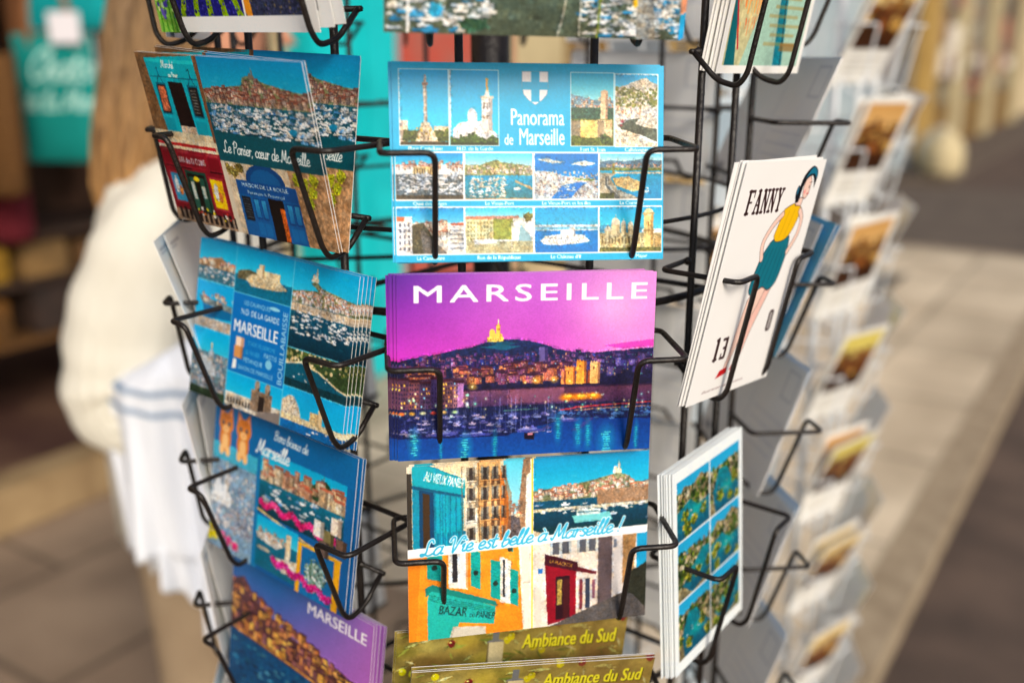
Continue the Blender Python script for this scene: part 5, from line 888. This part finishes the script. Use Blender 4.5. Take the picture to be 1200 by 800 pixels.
class Rack:
    def __init__(s, name, C, R0, az0, kinds, rows, m, label, rw=.0017, post=.0024):
        s.C = Vector((C[0], C[1], 0)); s.R = R0; s.root = empty(name, s.C); tag(s.root, label, 'rack'); s.az = [az0+45*k for k in range(8)]
        ml, mp = pocket_mesh('wire_pocket', .082, .0545, .0535, m, rw, .029), pocket_mesh('wire_pocket', .056, .030, .074, m, rw, .024, px=.024)
        ml2 = pocket_mesh('wire_pocket', .082, .0545, .0535, m, rw, .027, hwl=.070)
        ml3 = pocket_mesh('wire_pocket', .078, .0545, .0535, m, rw, .016)
        bm = bmesh.new(); tube(bm, [(0, 0, .03), (0, 0, 2.0)], .014, 16); bmesh_obj('pole', bm, m, s.root, True)
        bm = bmesh.new(); loft(bm, [[Vector((math.cos(a)*q, math.sin(a)*q, z)) for a in np.linspace(0, 2*PI, 32, endpoint=False)] for z, q in ((0, .24), (.012, .24), (.02, .2), (.03, .03))]); bmesh_obj('base', bm, m, s.root, False)
        for z, q in ((1.497, .0016), (1.447, .0027), (1.76, .0022), (1.17, .0022), (.98, .0025), (.62, .0025)):
            bm = bmesh.new(); tube(bm, [(math.sin(a)*(R0-.030), -math.cos(a)*(R0-.030), z) for a in np.linspace(0, 2*PI, 48, endpoint=False)], q, 6, closed=True); bmesh_obj('ring', bm, m, s.root, True)
            if q > .002:
                bm = bmesh.new()
                for k in range(4): a = R(az0+45*k); tube(bm, [(math.sin(a)*(R0-.030), -math.cos(a)*(R0-.030), z), (-math.sin(a)*(R0-.030), math.cos(a)*(R0-.030), z)], .002, 6)
                bmesh_obj('spoke', bm, m, s.root, True)
        for az, kd in zip(s.az, kinds):
            a = R(az); n = Vector((math.sin(a), -math.cos(a), 0)); t = Vector((math.cos(a), math.sin(a), 0))
            for sx in ((-.0375, .0375) if kd == 'L' else (-.030, .018)):
                bm = bmesh.new(); p = n*(R0-.027)+t*sx; tube(bm, [p+Vector((0, 0, .5)), p+Vector((0, 0, 1.9))], post, 10); bmesh_obj('post', bm, m, s.root, True)
            for z in rows[kd]: o = link('wire_pocket', {322.5: ml2, 277.5: ml3}.get(az, ml) if kd == 'L' else mp, s.root); o.location = n*R0+t*(DX.get(az, 0))+Vector((0, 0, z)); o.rotation_euler = (0, 0, a+PI)
rowsL = [1.657+.114*k for k in (1,)]+[1.657-.114*k for k in range(7)]; rowsP = [1.845, 1.655, 1.465, 1.275, 1.085]
rack = Rack('postcard_rack', (-.016, .752), .213, 7.5, ['L', 'P', 'L', 'L', 'L', 'L', 'L', 'L'], {'L': rowsL, 'P': rowsP}, M_BLACK, 'black wire spinning postcard rack filling the middle of the photo')
rack2 = Rack('card_rack', (.325, 1.47), .21, 38, ['P']*8, {'P': [1.92-.15*k for k in range(10)]}, M_WHITEW, 'white wire spinning card rack standing behind to the right', rw=.0014, post=.003)
# ---- the printed cards, each a thing of its own
def ART(n, *a, grain=.05): c = globals()['art_'+n](*a); c.finish(grain); return c
def pose_from(loc, eul): return Matrix.Translation(loc) @ Euler(eul, 'XYZ').to_matrix().to_4x4()
def put_card(me, M, label, group=None, name='postcard'):
    o = link(name, me); o.matrix_world = M; tag(o, label, 'postcard', group); return o
jit = random.Random(11)
def stack(me, M, label, behind, blabel, group, dz=.0011):
    """front card plus copies tucked behind it; behind = list of (dx, dy, roll degrees) in millimetres"""
    o = put_card(me, M, label, group)
    for k, (dx, dy, rl) in enumerate(behind):
        acc = dz*(k+1)*(1+.12*jit.uniform(-1, 1)); M2 = M @ Matrix.Translation((dx/1000+jit.uniform(-.0005, .0005), dy/1000, -acc)) @ Matrix.Rotation(R(rl*2+jit.uniform(-.35, .35)), 4, 'Z') @ Matrix.Rotation(R(-.25*(k % 2)), 4, 'X')
        put_card(me, M2, blabel if isinstance(blabel, str) else blabel[k], group)
POSES = {
'pano': ((0.0103, 0.5432, 1.5394), (1.3952, 0.0193, 0.1571)), 'mars': ((0.0091, 0.5358, 1.4272), (1.4902, 0.0309, 0.2040)), 'vie': ((0.0112, 0.5347, 1.3157), (1.4276, 0.0392, 0.2659)),
'panier': ((-0.1604, 0.5792, 1.5432), (1.7850, 0.0323, -0.6545)), 'multi': ((-0.1537, 0.6031, 1.4237), (1.4046, 0.0456, -0.6462)), 'bons': ((-0.1559, 0.6036, 1.3093), (1.4219, 0.0259, -0.6986)),
'fanny': ((0.1498, 0.5927, 1.4632), (1.7408, 0.0660, 0.8649)), 'green': ((0.1318, 0.5970, 1.2803), (1.4934, 0.0178, 0.9455)), 'port_top': ((0.0149, 0.4972, 1.6566), (1.7105, 0.0239, 0.2205)),
'lavender': ((-0.1619, 0.5821, 1.6593), (1.7453, 0.0095, -0.6902)), 'amb_back': ((-0.0021, 0.5436, 1.2048), (1.6233, 0.0743, 0.2489)), 'amb_front': ((0.0090, 0.5197, 1.1991), (1.7807, 0.0677, 0.2077)),
'mars2': ((-0.150, 0.600, 1.196), (1.45, 0.03, -0.69)), 'painting': ((0.1660, 0.6426, 1.6565), (1.7454, 0.0187, 0.8417))}
PM = {k: pose_from(*v) for k, v in POSES.items()}
stack(card_mesh('postcard', ART('panorama'), 148, 105, 3.2), PM['pano'], 'cyan postcard titled Panorama de Marseille with a white shield and twelve small views', [(-1.6, .4, 0), (.8, -.3, .1)], ['cyan panorama postcard directly behind the front one, showing only at its left edge', 'rearmost cyan panorama postcard hidden behind the other two'], 'panorama postcards')
stack(card_mesh('postcard', ART('night'), 148, 105, 3.2, bend=.6), PM['mars'], 'postcard of the harbour at night under a magenta sky with MARSEILLE across the top', [(-1.6, .3, 0), (-3, .1, .1), (-4.4, .4, -.1), (-5.4, .2, .15)], ['second magenta night postcard, a thin strip beside the front one', 'third magenta night postcard from the front of its stack', 'fourth magenta night postcard from the front of its stack', 'rearmost magenta night postcard of its stack'], 'magenta night postcards', .0013)
stack(card_mesh('postcard', ART('vie'), 148, 105, 3.2), PM['vie'], 'postcard of four views split by the blue script La Vie est belle', [(1, .5, -.1)], 'copy just behind the four-view postcard with the blue script', 'La Vie est belle postcards')
me = card_mesh('postcard', ART('panier'), 148, 105, 3.2, bend=-.8)
stack(me, PM['panier'], 'leaning postcard of turquoise, red and blue shop fronts with Le Panier in white script', [(1.2, .3, .2)], 'second Le Panier postcard almost covered by the leaning front one', 'Le Panier postcards')
M2 = PM['panier'] @ Matrix.Translation((.004, -.0525, -.003)) @ Matrix.Rotation(R(-19), 4, 'X') @ Matrix.Translation((0, .0525, 0))
put_card(me, M2, 'Le Panier postcard sticking out to the right behind the leaning front one', 'Le Panier postcards'); put_card(me, M2 @ Matrix.Translation((-.002, .001, -.0015)), 'rearmost Le Panier postcard at the right of its pocket', 'Le Panier postcards')
M3 = PM['panier'] @ Matrix.Translation((-.006, -.001, -.010)) @ Matrix.Rotation(R(-6), 4, 'Y'); put_card(me, M3, 'Le Panier postcard peeping out to the left of the leaning front one', 'Le Panier postcards'); put_card(me, M3 @ Matrix.Translation((-.003, 0, -.003)), 'leftmost Le Panier postcard, only its edge showing', 'Le Panier postcards')
stack(card_mesh('postcard', ART('multi'), 148, 105, 3.2, bend=.5), PM['multi'], 'cyan postcard with nine views round a blue word panel reading MARSEILLE and BOUILLABAISSE', [(2, .2, .1), (3.6, .6, -.1), (5.6, .3, .2), (7, .7, 0)], ['second nine-view cyan postcard behind the front one', 'third nine-view cyan postcard of its stack', 'fourth nine-view cyan postcard of its stack', 'rearmost nine-view cyan postcard of its stack'], 'nine-view cyan postcards', .0014)
stack(card_mesh('postcard', ART('kittens'), 148, 105, 3.2), PM['bons'], 'blue postcard with two ginger kittens, pink flowers and harbour views', [(2, .4, -.1), (3.5, 0, .1)], ['second kitten postcard behind the front one', 'rearmost kitten postcard, its edge showing at the right'], 'kitten postcards', .0014)
stack(card_mesh('postcard', ART('dusk'), 148, 105, 3.0), PM['mars2'], 'dusk harbour postcard with MARSEILLE in white on a violet sky', [(1.5, .5, 0), (2.8, .2, .2), (4.2, .6, 0), (5.4, .3, 0)], ['second violet dusk postcard behind the front one', 'third violet dusk postcard of its stack', 'fourth violet dusk postcard of its stack', 'rearmost violet dusk postcard of its stack'], 'violet dusk postcards', .0014)
stack(card_mesh('postcard', ART('girl', grain=.015), 105, 148, 3.2), PM['fanny'], 'white tall postcard headed FANNY with a drawn girl in a yellow top and blue skirt', [(-1.6, .6, .3), (-2.6, -.4, -.2), (-4, .3, .6)], ['second FANNY postcard behind the front one', 'third FANNY postcard of its stack', 'rearmost FANNY postcard of its stack'], 'FANNY postcards', .0016)
stack(card_mesh('postcard', ART('coves'), 105, 138, 2.6), PM['green'], 'white-bordered postcard with six views of green rocky coves', [(-1.5, .2, 0), (-2.6, .5, 0), (-4, .3, 0), (-5, .4, 0), (-6, .4, 0)], ['second six-cove postcard behind the front one', 'third six-cove postcard of its stack', 'fourth six-cove postcard of its stack', 'fifth six-cove postcard of its stack', 'rearmost six-cove postcard of its stack'], 'six-cove postcards', .0013)
stack(card_mesh('postcard', ART('port'), 148, 105, 2.6), PM['port_top'], 'postcard of white moored boats seen from above, top of the middle column', [(1.5, .3, 0)], 'second moored boats postcard, a blue sliver at its right edge', 'moored boats postcards')
stack(card_mesh('postcard', ART('lavender'), 148, 105, 2.4), PM['lavender'], 'white-bordered postcard of purple lavender rows at the top of the left column', [(7, .5, .5), (13, 1, .8)], ['second lavender postcard behind the front one', 'rearmost lavender postcard sticking out to the right'], 'lavender postcards', .003)
stack(card_mesh('postcard', ART('painting'), 105, 148, 2.4), PM['painting'], 'tall postcard of an orange and green painting at the top of the right column', [(-2, .3, 0), (-4, .6, 0), (-6, .3, 0), (-8, .5, 0)], ['second orange painting postcard behind the front one', 'third orange painting postcard of its stack', 'fourth orange painting postcard of its stack', 'rearmost orange painting postcard of its stack'], 'orange painting postcards', .0018)
ol = card_mesh('postcard', ART('olives'), 148, 105, 3.0)
stack(ol, PM['amb_back'], 'olive branch postcard reading Ambiance du Sud, the one standing further back', [(-1, .4, 0)], 'olive branch postcard hidden behind the further back one', 'olive branch postcards')
stack(ol, PM['amb_front'], 'olive branch postcard reading Ambiance du Sud, the one leaning out in front at the bottom', [(.6, .5, .2), (0, .9, -.1)], ['second olive branch postcard behind the leaning front one', 'third olive branch postcard behind the leaning front one'], 'olive branch postcards')
# cards in the other columns, seen from behind or edge on
cheap = card_mesh('postcard', ART('multi'), 148, 105, .9); cheapP = card_mesh('postcard', ART('painting'), 105, 148, .9); blueP = card_mesh('postcard', ART('coves'), 105, 138, .9, back=ART('backblue', grain=.02))
wc = {-82.5: 'left side', -127.5: 'far left', 142.5: 'far right'}
ordn = ['top', 'second', 'third', 'fourth', 'fifth', 'sixth', 'seventh', 'eighth', 'bottom']
def column_card(me, az, z, lean, dR=0, roll=0, dx=0):
    a = R(az); n = Vector((math.sin(a), -math.cos(a), 0)); M = Matrix.Translation(rack.C+n*(.214+dR)+Vector((math.cos(a), math.sin(a), 0))*dx+Vector((0, 0, z)))
    return M @ Matrix.Rotation(a, 4, 'Z') @ Matrix.Rotation(R(90+lean), 4, 'X') @ Matrix.Rotation(R(roll), 4, 'Z')
rr = random.Random(5)
for az in (-127.5, 142.5, -82.5):
    for k, z in enumerate(rowsL[1:7]):
        if az == -127.5 and k in (0, 1, 2, 4): continue
        for j in range(2):
            M = column_card(cheap, az, z, rr.uniform(4, 9)*(2.2 if az == -82.5 and k == 2 else 1), .004*j-.004, rr.uniform(-1, 1), rr.uniform(-.002, .002)+.012*(az == -82.5)*j)
            put_card(cheap, M, 'pale-backed postcard, %s in the %s column of the black rack, %s of its pair' % (ordn[k], wc[az], ('inner', 'outer')[j]), 'cards on the far side of the black rack')
blueL = card_mesh('postcard', ART('multi'), 148, 105, .9, back=(lambda q: (q.finish(.02), q)[1])(art_back(148, 105, (120, 196, 228), 3)))
for k, z in enumerate(rowsL[1:7]):
    for j in range(3):
        me = blueL if k == 2 and j else cheap
        put_card(me, column_card(me, 97.5, z, 17+3*rr.random()+(4 if k == 1 else 0)+(4 if k == 2 and j else 0), .003*j+(.002 if k == 2 and j else 0), rr.uniform(-1, 1), .004*j-(.012 if k == 2 and j else 0)), '%s-backed card, %s in the right side column of the black rack, %s one' % ('blue' if me is blueL else 'white', ordn[k], ('inner', 'middle', 'outer')[j]), 'cards on the far side of the black rack')
# cards on the white rack
sep = [card_mesh('card', ART('sepia', v), 105, 148, 1.2) for v in range(3)]
pale = Cv(105, 148, 2, (206, 218, 228), 5); pale.rect(10, 12, 95, 80, (186, 206, 222)); pale.rect(20, 96, 80, 99, (150, 160, 170)); pale.finish(.05); pale_me = card_mesh('card', pale, 105, 148, .6)
for ci, az in enumerate(rack2.az):
    a = R(az); n = Vector((math.sin(a), -math.cos(a), 0))
    azn = ((az+180) % 360)-180
    if abs(azn) > 120: continue
    for k, z in enumerate([1.77, 1.62, 1.47, 1.32, 1.17, 1.02, .87, .72, .57]):
        for j in range(2):
            me = sep[(k*2+j*(k % 2)) % 3] if 20 < azn < 120 else (pale_me if k % 3 else sep[1])
            M = Matrix.Translation(rack2.C+n*(.212+.006*j)+Vector((0, 0, z))) @ Matrix.Rotation(a, 4, 'Z') @ Matrix.Rotation(R(90+18+3*j+rr.uniform(-7, 7)), 4, 'X') @ Matrix.Rotation(R(rr.uniform(-4, 4)), 4, 'Z')
            put_card(me, M, '%s card, %s in the %s column of the white rack, %s one' % ('sepia' if me in sep else 'pale blue', ordn[k], {38: 'front right', 83: 'right side', -7: 'front', -52: 'left side'}.get(round(azn), 'back'), ('inner', 'outer')[j]), 'cards on the white rack', 'card')

# ------------------------------------------------------------------ the woman
def hair_mat(*a, **k):
    m = mat(*a, **k); nt = m.node_tree; n = nt.nodes; b = n['Principled BSDF']; ramp = [x for x in n if x.type == 'VALTORGB'][0]; tc = [x for x in n if x.type == 'TEX_COORD'][0]
    sx = n.new('ShaderNodeSeparateXYZ'); nt.links.new(tc.outputs['Object'], sx.inputs[0]); r2 = n.new('ShaderNodeMapRange'); r2.inputs[1].default_value = 1.62; r2.inputs[2].default_value = 1.33; nt.links.new(sx.outputs[2], r2.inputs[0])
    mx = n.new('ShaderNodeMix'); mx.data_type = 'RGBA'; mx.blend_type = 'MIX'; nt.links.new(r2.outputs[0], mx.inputs[0]); nt.links.new(ramp.outputs[0], mx.inputs[6])
    g = n.new('ShaderNodeMix'); g.data_type = 'RGBA'; g.blend_type = 'MULTIPLY'; g.inputs[0].default_value = 1; nt.links.new(ramp.outputs[0], g.inputs[6]); g.inputs[7].default_value = (2.1, 1.85, 1.4, 1); g.clamp_result = False
    nt.links.new(g.outputs[2], mx.inputs[7]); nt.links.new(mx.outputs[2], b.inputs['Base Color']); return m
M_SKIN = mat('skin', (206, 150, 122), .5, .4, c2=(196, 138, 110), scale=12); M_KNIT = mat('cream_rib_knit', (226, 223, 210), .9, .2, c2=(212, 208, 194), scale=6, bump=.12, bscale=120, stretch=(2, 2, .6))
M_PANTS = mat('tan_trousers', (168, 148, 122), .85, .2, c2=(146, 126, 102), scale=5, bump=.2, bscale=30); M_HAIR = hair_mat('long_hair', (74, 54, 38), .45, .4, c2=(164, 132, 92), scale=14, detail=8, bump=.5, bscale=40, stretch=(16, 16, .2), sharp=(.3, .7))
def skinned(name, verts, edges, m, parent, sub=2, root=0):
    me = bpy.data.meshes.new(name); me.from_pydata([v[:3] for v in verts], edges, []); o = link(name, me, parent, m)
    md = o.modifiers.new('skin', 'SKIN'); md.use_smooth_shade = True
    for i, v in enumerate(verts):
        sv = me.skin_vertices[0].data[i]; r = v[3]; sv.radius = (r, v[4] if len(v) > 4 else r); sv.use_root = (i == root)
    s = o.modifiers.new('sub', 'SUBSURF'); s.levels = s.render_levels = sub
    dg = bpy.context.evaluated_depsgraph_get(); nm = bpy.data.meshes.new_from_object(o.evaluated_get(dg)); o.modifiers.clear(); o.data = nm; nm.name = name
    if not nm.materials: nm.materials.append(m)
    nm.polygons.foreach_set('use_smooth', [True]*len(nm.polygons)); return o
wm = empty('person', (-.50, 1.52, 0)); tag(wm, 'woman with long brown hair in a cream knit top carrying a white garment', 'person')
# she faces right (+x); her right side is towards us (-y)
V = [(0, 0, .98, .14, .12), (0, 0, 1.12, .11, .10), (0, 0, 1.28, .12, .11), (0, 0, 1.40, .07, .09), (.03, 0, 1.47, .05), (.06, 0, 1.55, .062), (.08, 0, 1.63, .085, .075), (.075, 0, 1.70, .07),
     (.0, -.12, 1.36, .045), (-.03, -.20, 1.13, .035), (.04, -.235, 1.13, .034), (.09, -.20, 1.14, .028), (.12, -.17, 1.14, .03),
     (-.01, .16, 1.385, .055), (-.05, .21, 1.12, .04), (.04, .19, 1.06, .032), (.10, .14, 1.06, .03),
     (.0, -.09, .88, .085), (.02, -.09, .50, .055), (-.02, -.09, .12, .038), (.10, -.09, .04, .03), (0, .09, .88, .085), (.10, .09, .50, .055), (.06, .09, .12, .038), (.18, .09, .04, .03)]
E = [(0, 1), (1, 2), (2, 3), (3, 4), (4, 5), (5, 6), (6, 7), (3, 8), (8, 9), (9, 10), (10, 11), (11, 12), (3, 13), (13, 14), (14, 15), (15, 16), (0, 17), (17, 18), (18, 19), (19, 20), (0, 21), (21, 22), (22, 23), (23, 24)]
# fingers of both hands
for hx, hy, hz, base in ((.12, -.17, 1.14, 12), (.10, .14, 1.06, 16)):
    for k, (dy, ln) in enumerate(((-.026, .052), (-.009, .06), (.009, .056), (.026, .044))):
        i = len(V); V += [(hx+.04, hy+dy, hz+.004, .0095), (hx+.04+ln*.6, hy+dy, hz-.012, .0085), (hx+.04+ln*.75, hy+dy, hz-.04, .0075)]; E += [(base, i), (i, i+1), (i+1, i+2)]
    i = len(V); V += [(hx+.0, hy-.038, hz-.015, .011), (hx+.035, hy-.05, hz-.035, .009)]; E += [(base, i), (i, i+1)]
bd = skinned('body', V, E, M_SKIN, wm)
# face features grown as part of the head side that looks right
bm = bmesh.new(); loft(bm, [[Vector((x, y*w, z)) for y, z in ((-1, -.012), (1, -.012), (.2, .02), (-.2, .02))] for x, w in ()] or [[Vector((.16, -.012, 1.60)), Vector((.16, .012, 1.60)), Vector((.157, 0, 1.645))], [Vector((.185, -.006, 1.603)), Vector((.185, .006, 1.603)), Vector((.163, 0, 1.64))]]); bmesh_obj('nose', bm, M_SKIN, wm, True)
for sy in (-1, 1):
    bm = bmesh.new(); bmesh.ops.create_uvsphere(bm, u_segments=12, v_segments=8, radius=.012, matrix=Matrix.Translation((.148, sy*.032, 1.64))); bmesh_obj('eye', bm, mat('eye', (40, 30, 26), .2), wm, True)
bm = bmesh.new(); tube(bm, [(.157, -.022, 1.572), (.165, 0, 1.574), (.157, .022, 1.572)], .006, 8); bmesh_obj('mouth', bm, mat('lips', (180, 90, 84), .4), wm, True)
# ribbed knit top with a full sleeve that gathers below the elbow
bm = bmesh.new()
def ring(cx, cy, cz, rx, ry, nseg=72, rib=.0, nr=24, tilt=0):
    return [Vector((cx+math.cos(a)*rx*(1+rib*math.sin(nr*a)), cy+math.sin(a)*ry*(1+rib*math.sin(nr*a)), cz+tilt*math.cos(a))) for a in np.linspace(0, 2*PI, nseg, endpoint=False)]
loft(bm, [ring(0, 0, .86, .145, .175, rib=.02), ring(0, 0, .98, .15, .17, rib=.015), ring(0, 0, 1.12, .135, .15, rib=.01), ring(0, 0, 1.26, .14, .165, rib=.01), ring(0, 0, 1.36, .12, .175, rib=.01), ring(-.005, 0, 1.41, .095, .15), ring(0, 0, 1.445, .07, .09), ring(.005, 0, 1.465, .06, .065)])
bmesh_obj('knit_top', bm, M_KNIT, wm, True)
def sleeve(pts, side):
    bm = bmesh.new(); secs = []; A = np.array(pts, float); m = len(A); u_ = np.linspace(0, m-1, (m-1)*5+1)
    A = np.stack([np.interp(u_, range(m), A[:, k]) for k in range(5)], 1); K = np.array([.25, .5, .25])
    for _ in range(3): A[1:-1] = A[:-2]*.25+A[1:-1]*.5+A[2:]*.25
    n = len(A); P = [Vector(p[:3]) for p in A]
    for i, p in enumerate(A):
        d = (P[min(i+1, n-1)]-P[max(0, i-1)]).normalized(); u = (Vector((0, 1, 0))-d*d.y).normalized(); v = d.cross(u)
        secs.append([P[i]+(u*math.cos(a)+v*math.sin(a))*p[3]*(1+p[4]*math.sin(22*a)+.05*math.sin(i*.55+1.7*math.sin(a))*math.sin(a+i*.13)+.025*math.sin(i*1.3+3*math.cos(a))) for a in np.linspace(0, 2*PI, 88, endpoint=False)])
    loft(bm, secs); return bmesh_obj('sleeve', bm, M_KNIT, wm, True)
sleeve([(.02, -.07, 1.41, .05, 0), (.01, -.11, 1.385, .062, 0), (-.005, -.145, 1.34, .070, .004), (-.024, -.17, 1.28, .078, .003), (-.038, -.185, 1.21, .084, .004), (-.042, -.195, 1.16, .085, .008), (-.036, -.205, 1.12, .079, .02), (-.012, -.22, 1.10, .066, .04), (.02, -.235, 1.115, .050, .07), (.045, -.24, 1.13, .036, .06), (.06, -.24, 1.135, .036, .04)], -1)
sleeve([(0, .08, 1.42, .05, 0), (-.01, .15, 1.38, .085, 0), (-.03, .19, 1.27, .1, .008), (-.04, .205, 1.15, .1, .012), (-.01, .21, 1.07, .085, .03), (.05, .205, 1.08, .05, .05)], 1)
bm = bmesh.new()
for x0, y0, xf in ((0, -.085, 0), (0, .085, .08)):
    loft(bm, [[Vector((x0+xf*tt+math.cos(a)*rx*(1+.02*math.sin(5*a+z*20)), y0+math.sin(a)*ry, z+(.004*math.sin(9*a)))) for a in np.linspace(0, 2*PI, 32, endpoint=False)] for z, rx, ry, tt in ((.08, .068, .065, 1), (.3, .07, .068, .9), (.5, .074, .072, .8), (.7, .085, .082, .4), (.86, .10, .09, 0), (1.0, .11, .095, 0))])
bmesh_obj('trousers', bm, M_PANTS, wm, True)
for x0, y0 in ((0, -.09), (.08, .09)):
    bm = bmesh.new(); loft(bm, [[Vector((x0+.04+math.cos(a)*.13*q, y0+math.sin(a)*.045*q, z)) for a in np.linspace(0, 2*PI, 24, endpoint=False)] for z, q in ((0, .95), (.02, 1), (.05, .9), (.08, .6))]); bmesh_obj('shoe', bm, mat('shoe', (230, 226, 220), .6), wm, True)
bm = bmesh.new(); secs = []
for z, cx, rx, ry in ((1.755, .02, .03, .03), (1.745, .015, .07, .06), (1.72, .005, .095, .085), (1.68, -.01, .105, .095), (1.62, -.03, .1, .1), (1.55, -.05, .09, .105), (1.48, -.07, .08, .115), (1.41, -.085, .072, .12), (1.36, -.09, .062, .115), (1.33, -.09, .045, .1), (1.315, -.09, .02, .07)):
    cx += .045; secs.append([Vector((cx+math.cos(a)*rx*(1+.05*math.sin(17*a)+.03*math.sin(31*a+1)), math.sin(a)*ry*(1+.05*math.sin(19*a)), z+.012*math.sin(7*a)*(z < 1.4))) for a in np.linspace(0, 2*PI, 120, endpoint=False)])
loft(bm, secs)
hr = random.Random(3)
for k in range(150):                                    # loose strands round the outside
    a0 = hr.uniform(0, 2*PI); sec = secs[3:]; st = hr.randrange(0, 3); off = hr.uniform(.0, .009); ph = hr.uniform(0, 6)
    pts = [sc_[int(a0/(2*PI)*120) % 120]+Vector((math.cos(a0), math.sin(a0), 0))*(off*(.3+.2*i)+.003*math.sin(i+ph)) for i, sc_ in enumerate(sec[st:])]
    pts.append(pts[-1]+Vector((hr.uniform(-.015, .015), hr.uniform(-.015, .015), -hr.uniform(.01, .05)))); tube(bm, pts, lambda t: .0022*(1-.7*t), 4)
bmesh_obj('hair', bm, M_HAIR, wm, True)
# white garment with blue stripes hanging over her forearm
mg = mat('white_garment', (232, 237, 246), .85, .2, bump=.2, bscale=30); ms = mat('blue_stripe', (140, 162, 188), .85, .2)
gm = empty('garment', (-.50, 1.262, 0)); tag(gm, 'white garment with thin blue stripes hanging over the woman\'s forearm', 'clothing')
def drape_ring(t, x0, x1, y0, z1, z0, amp, k, ph, th, hem, off=0, seg=110):
    z = z1+(z0-z1)*t; w = 1+.06*t; cx = (x0+x1)/2+.02*t; hw = (x1-x0)/2*w*math.sqrt(min(1, t*7+.12))+off; thk = th*(1+.3*t)*math.sqrt(min(1, t*9+.1))+off; am = amp*(.2+t)
    return [Vector((cx+math.cos(a)*hw, y0+math.sin(a)*thk+am*math.sin(k*math.cos(a)*3+ph+t*1.6)+.4*am*math.sin(k*7*math.cos(a)+2*ph), z-hem*t*math.sin(4*math.cos(a)+ph)+.02*math.cos(a)*(1-t))) for a in np.linspace(0, 2*PI, seg, endpoint=False)]
def drape(name, m, parent, *A, t0=0, t1=1, off=0, n=30):
    bm = bmesh.new(); loft(bm, [drape_ring(t, *A, off=off) for t in np.linspace(t0, t1, n)]); return bmesh_obj(name, bm, m, parent, True)
GA = (-.056, .15, 0, 1.215, .925, .022, 2.2, .4, .045, .02); GB = (-.03, .13, .02, 1.07, .865, .024, 3, 1, .05, .045)
drape('cloth', mg, gm, *GA); drape('cloth_fold', mg, gm, *GB)
for ta in (.13, .23):
    bm = bmesh.new(); rows = []
    for w_ in (0, .014, .028):
        P = []
        for q, a in enumerate(np.linspace(0, 2*PI, 110, endpoint=False)): P.append(drape_ring(ta+w_+.05*math.cos(a)+.015*math.sin(3*a), *GA, off=.0015)[q])
        rows.append(P)
    loft(bm, rows, cap=False); bmesh_obj('stripe', bm, ms, gm, True)
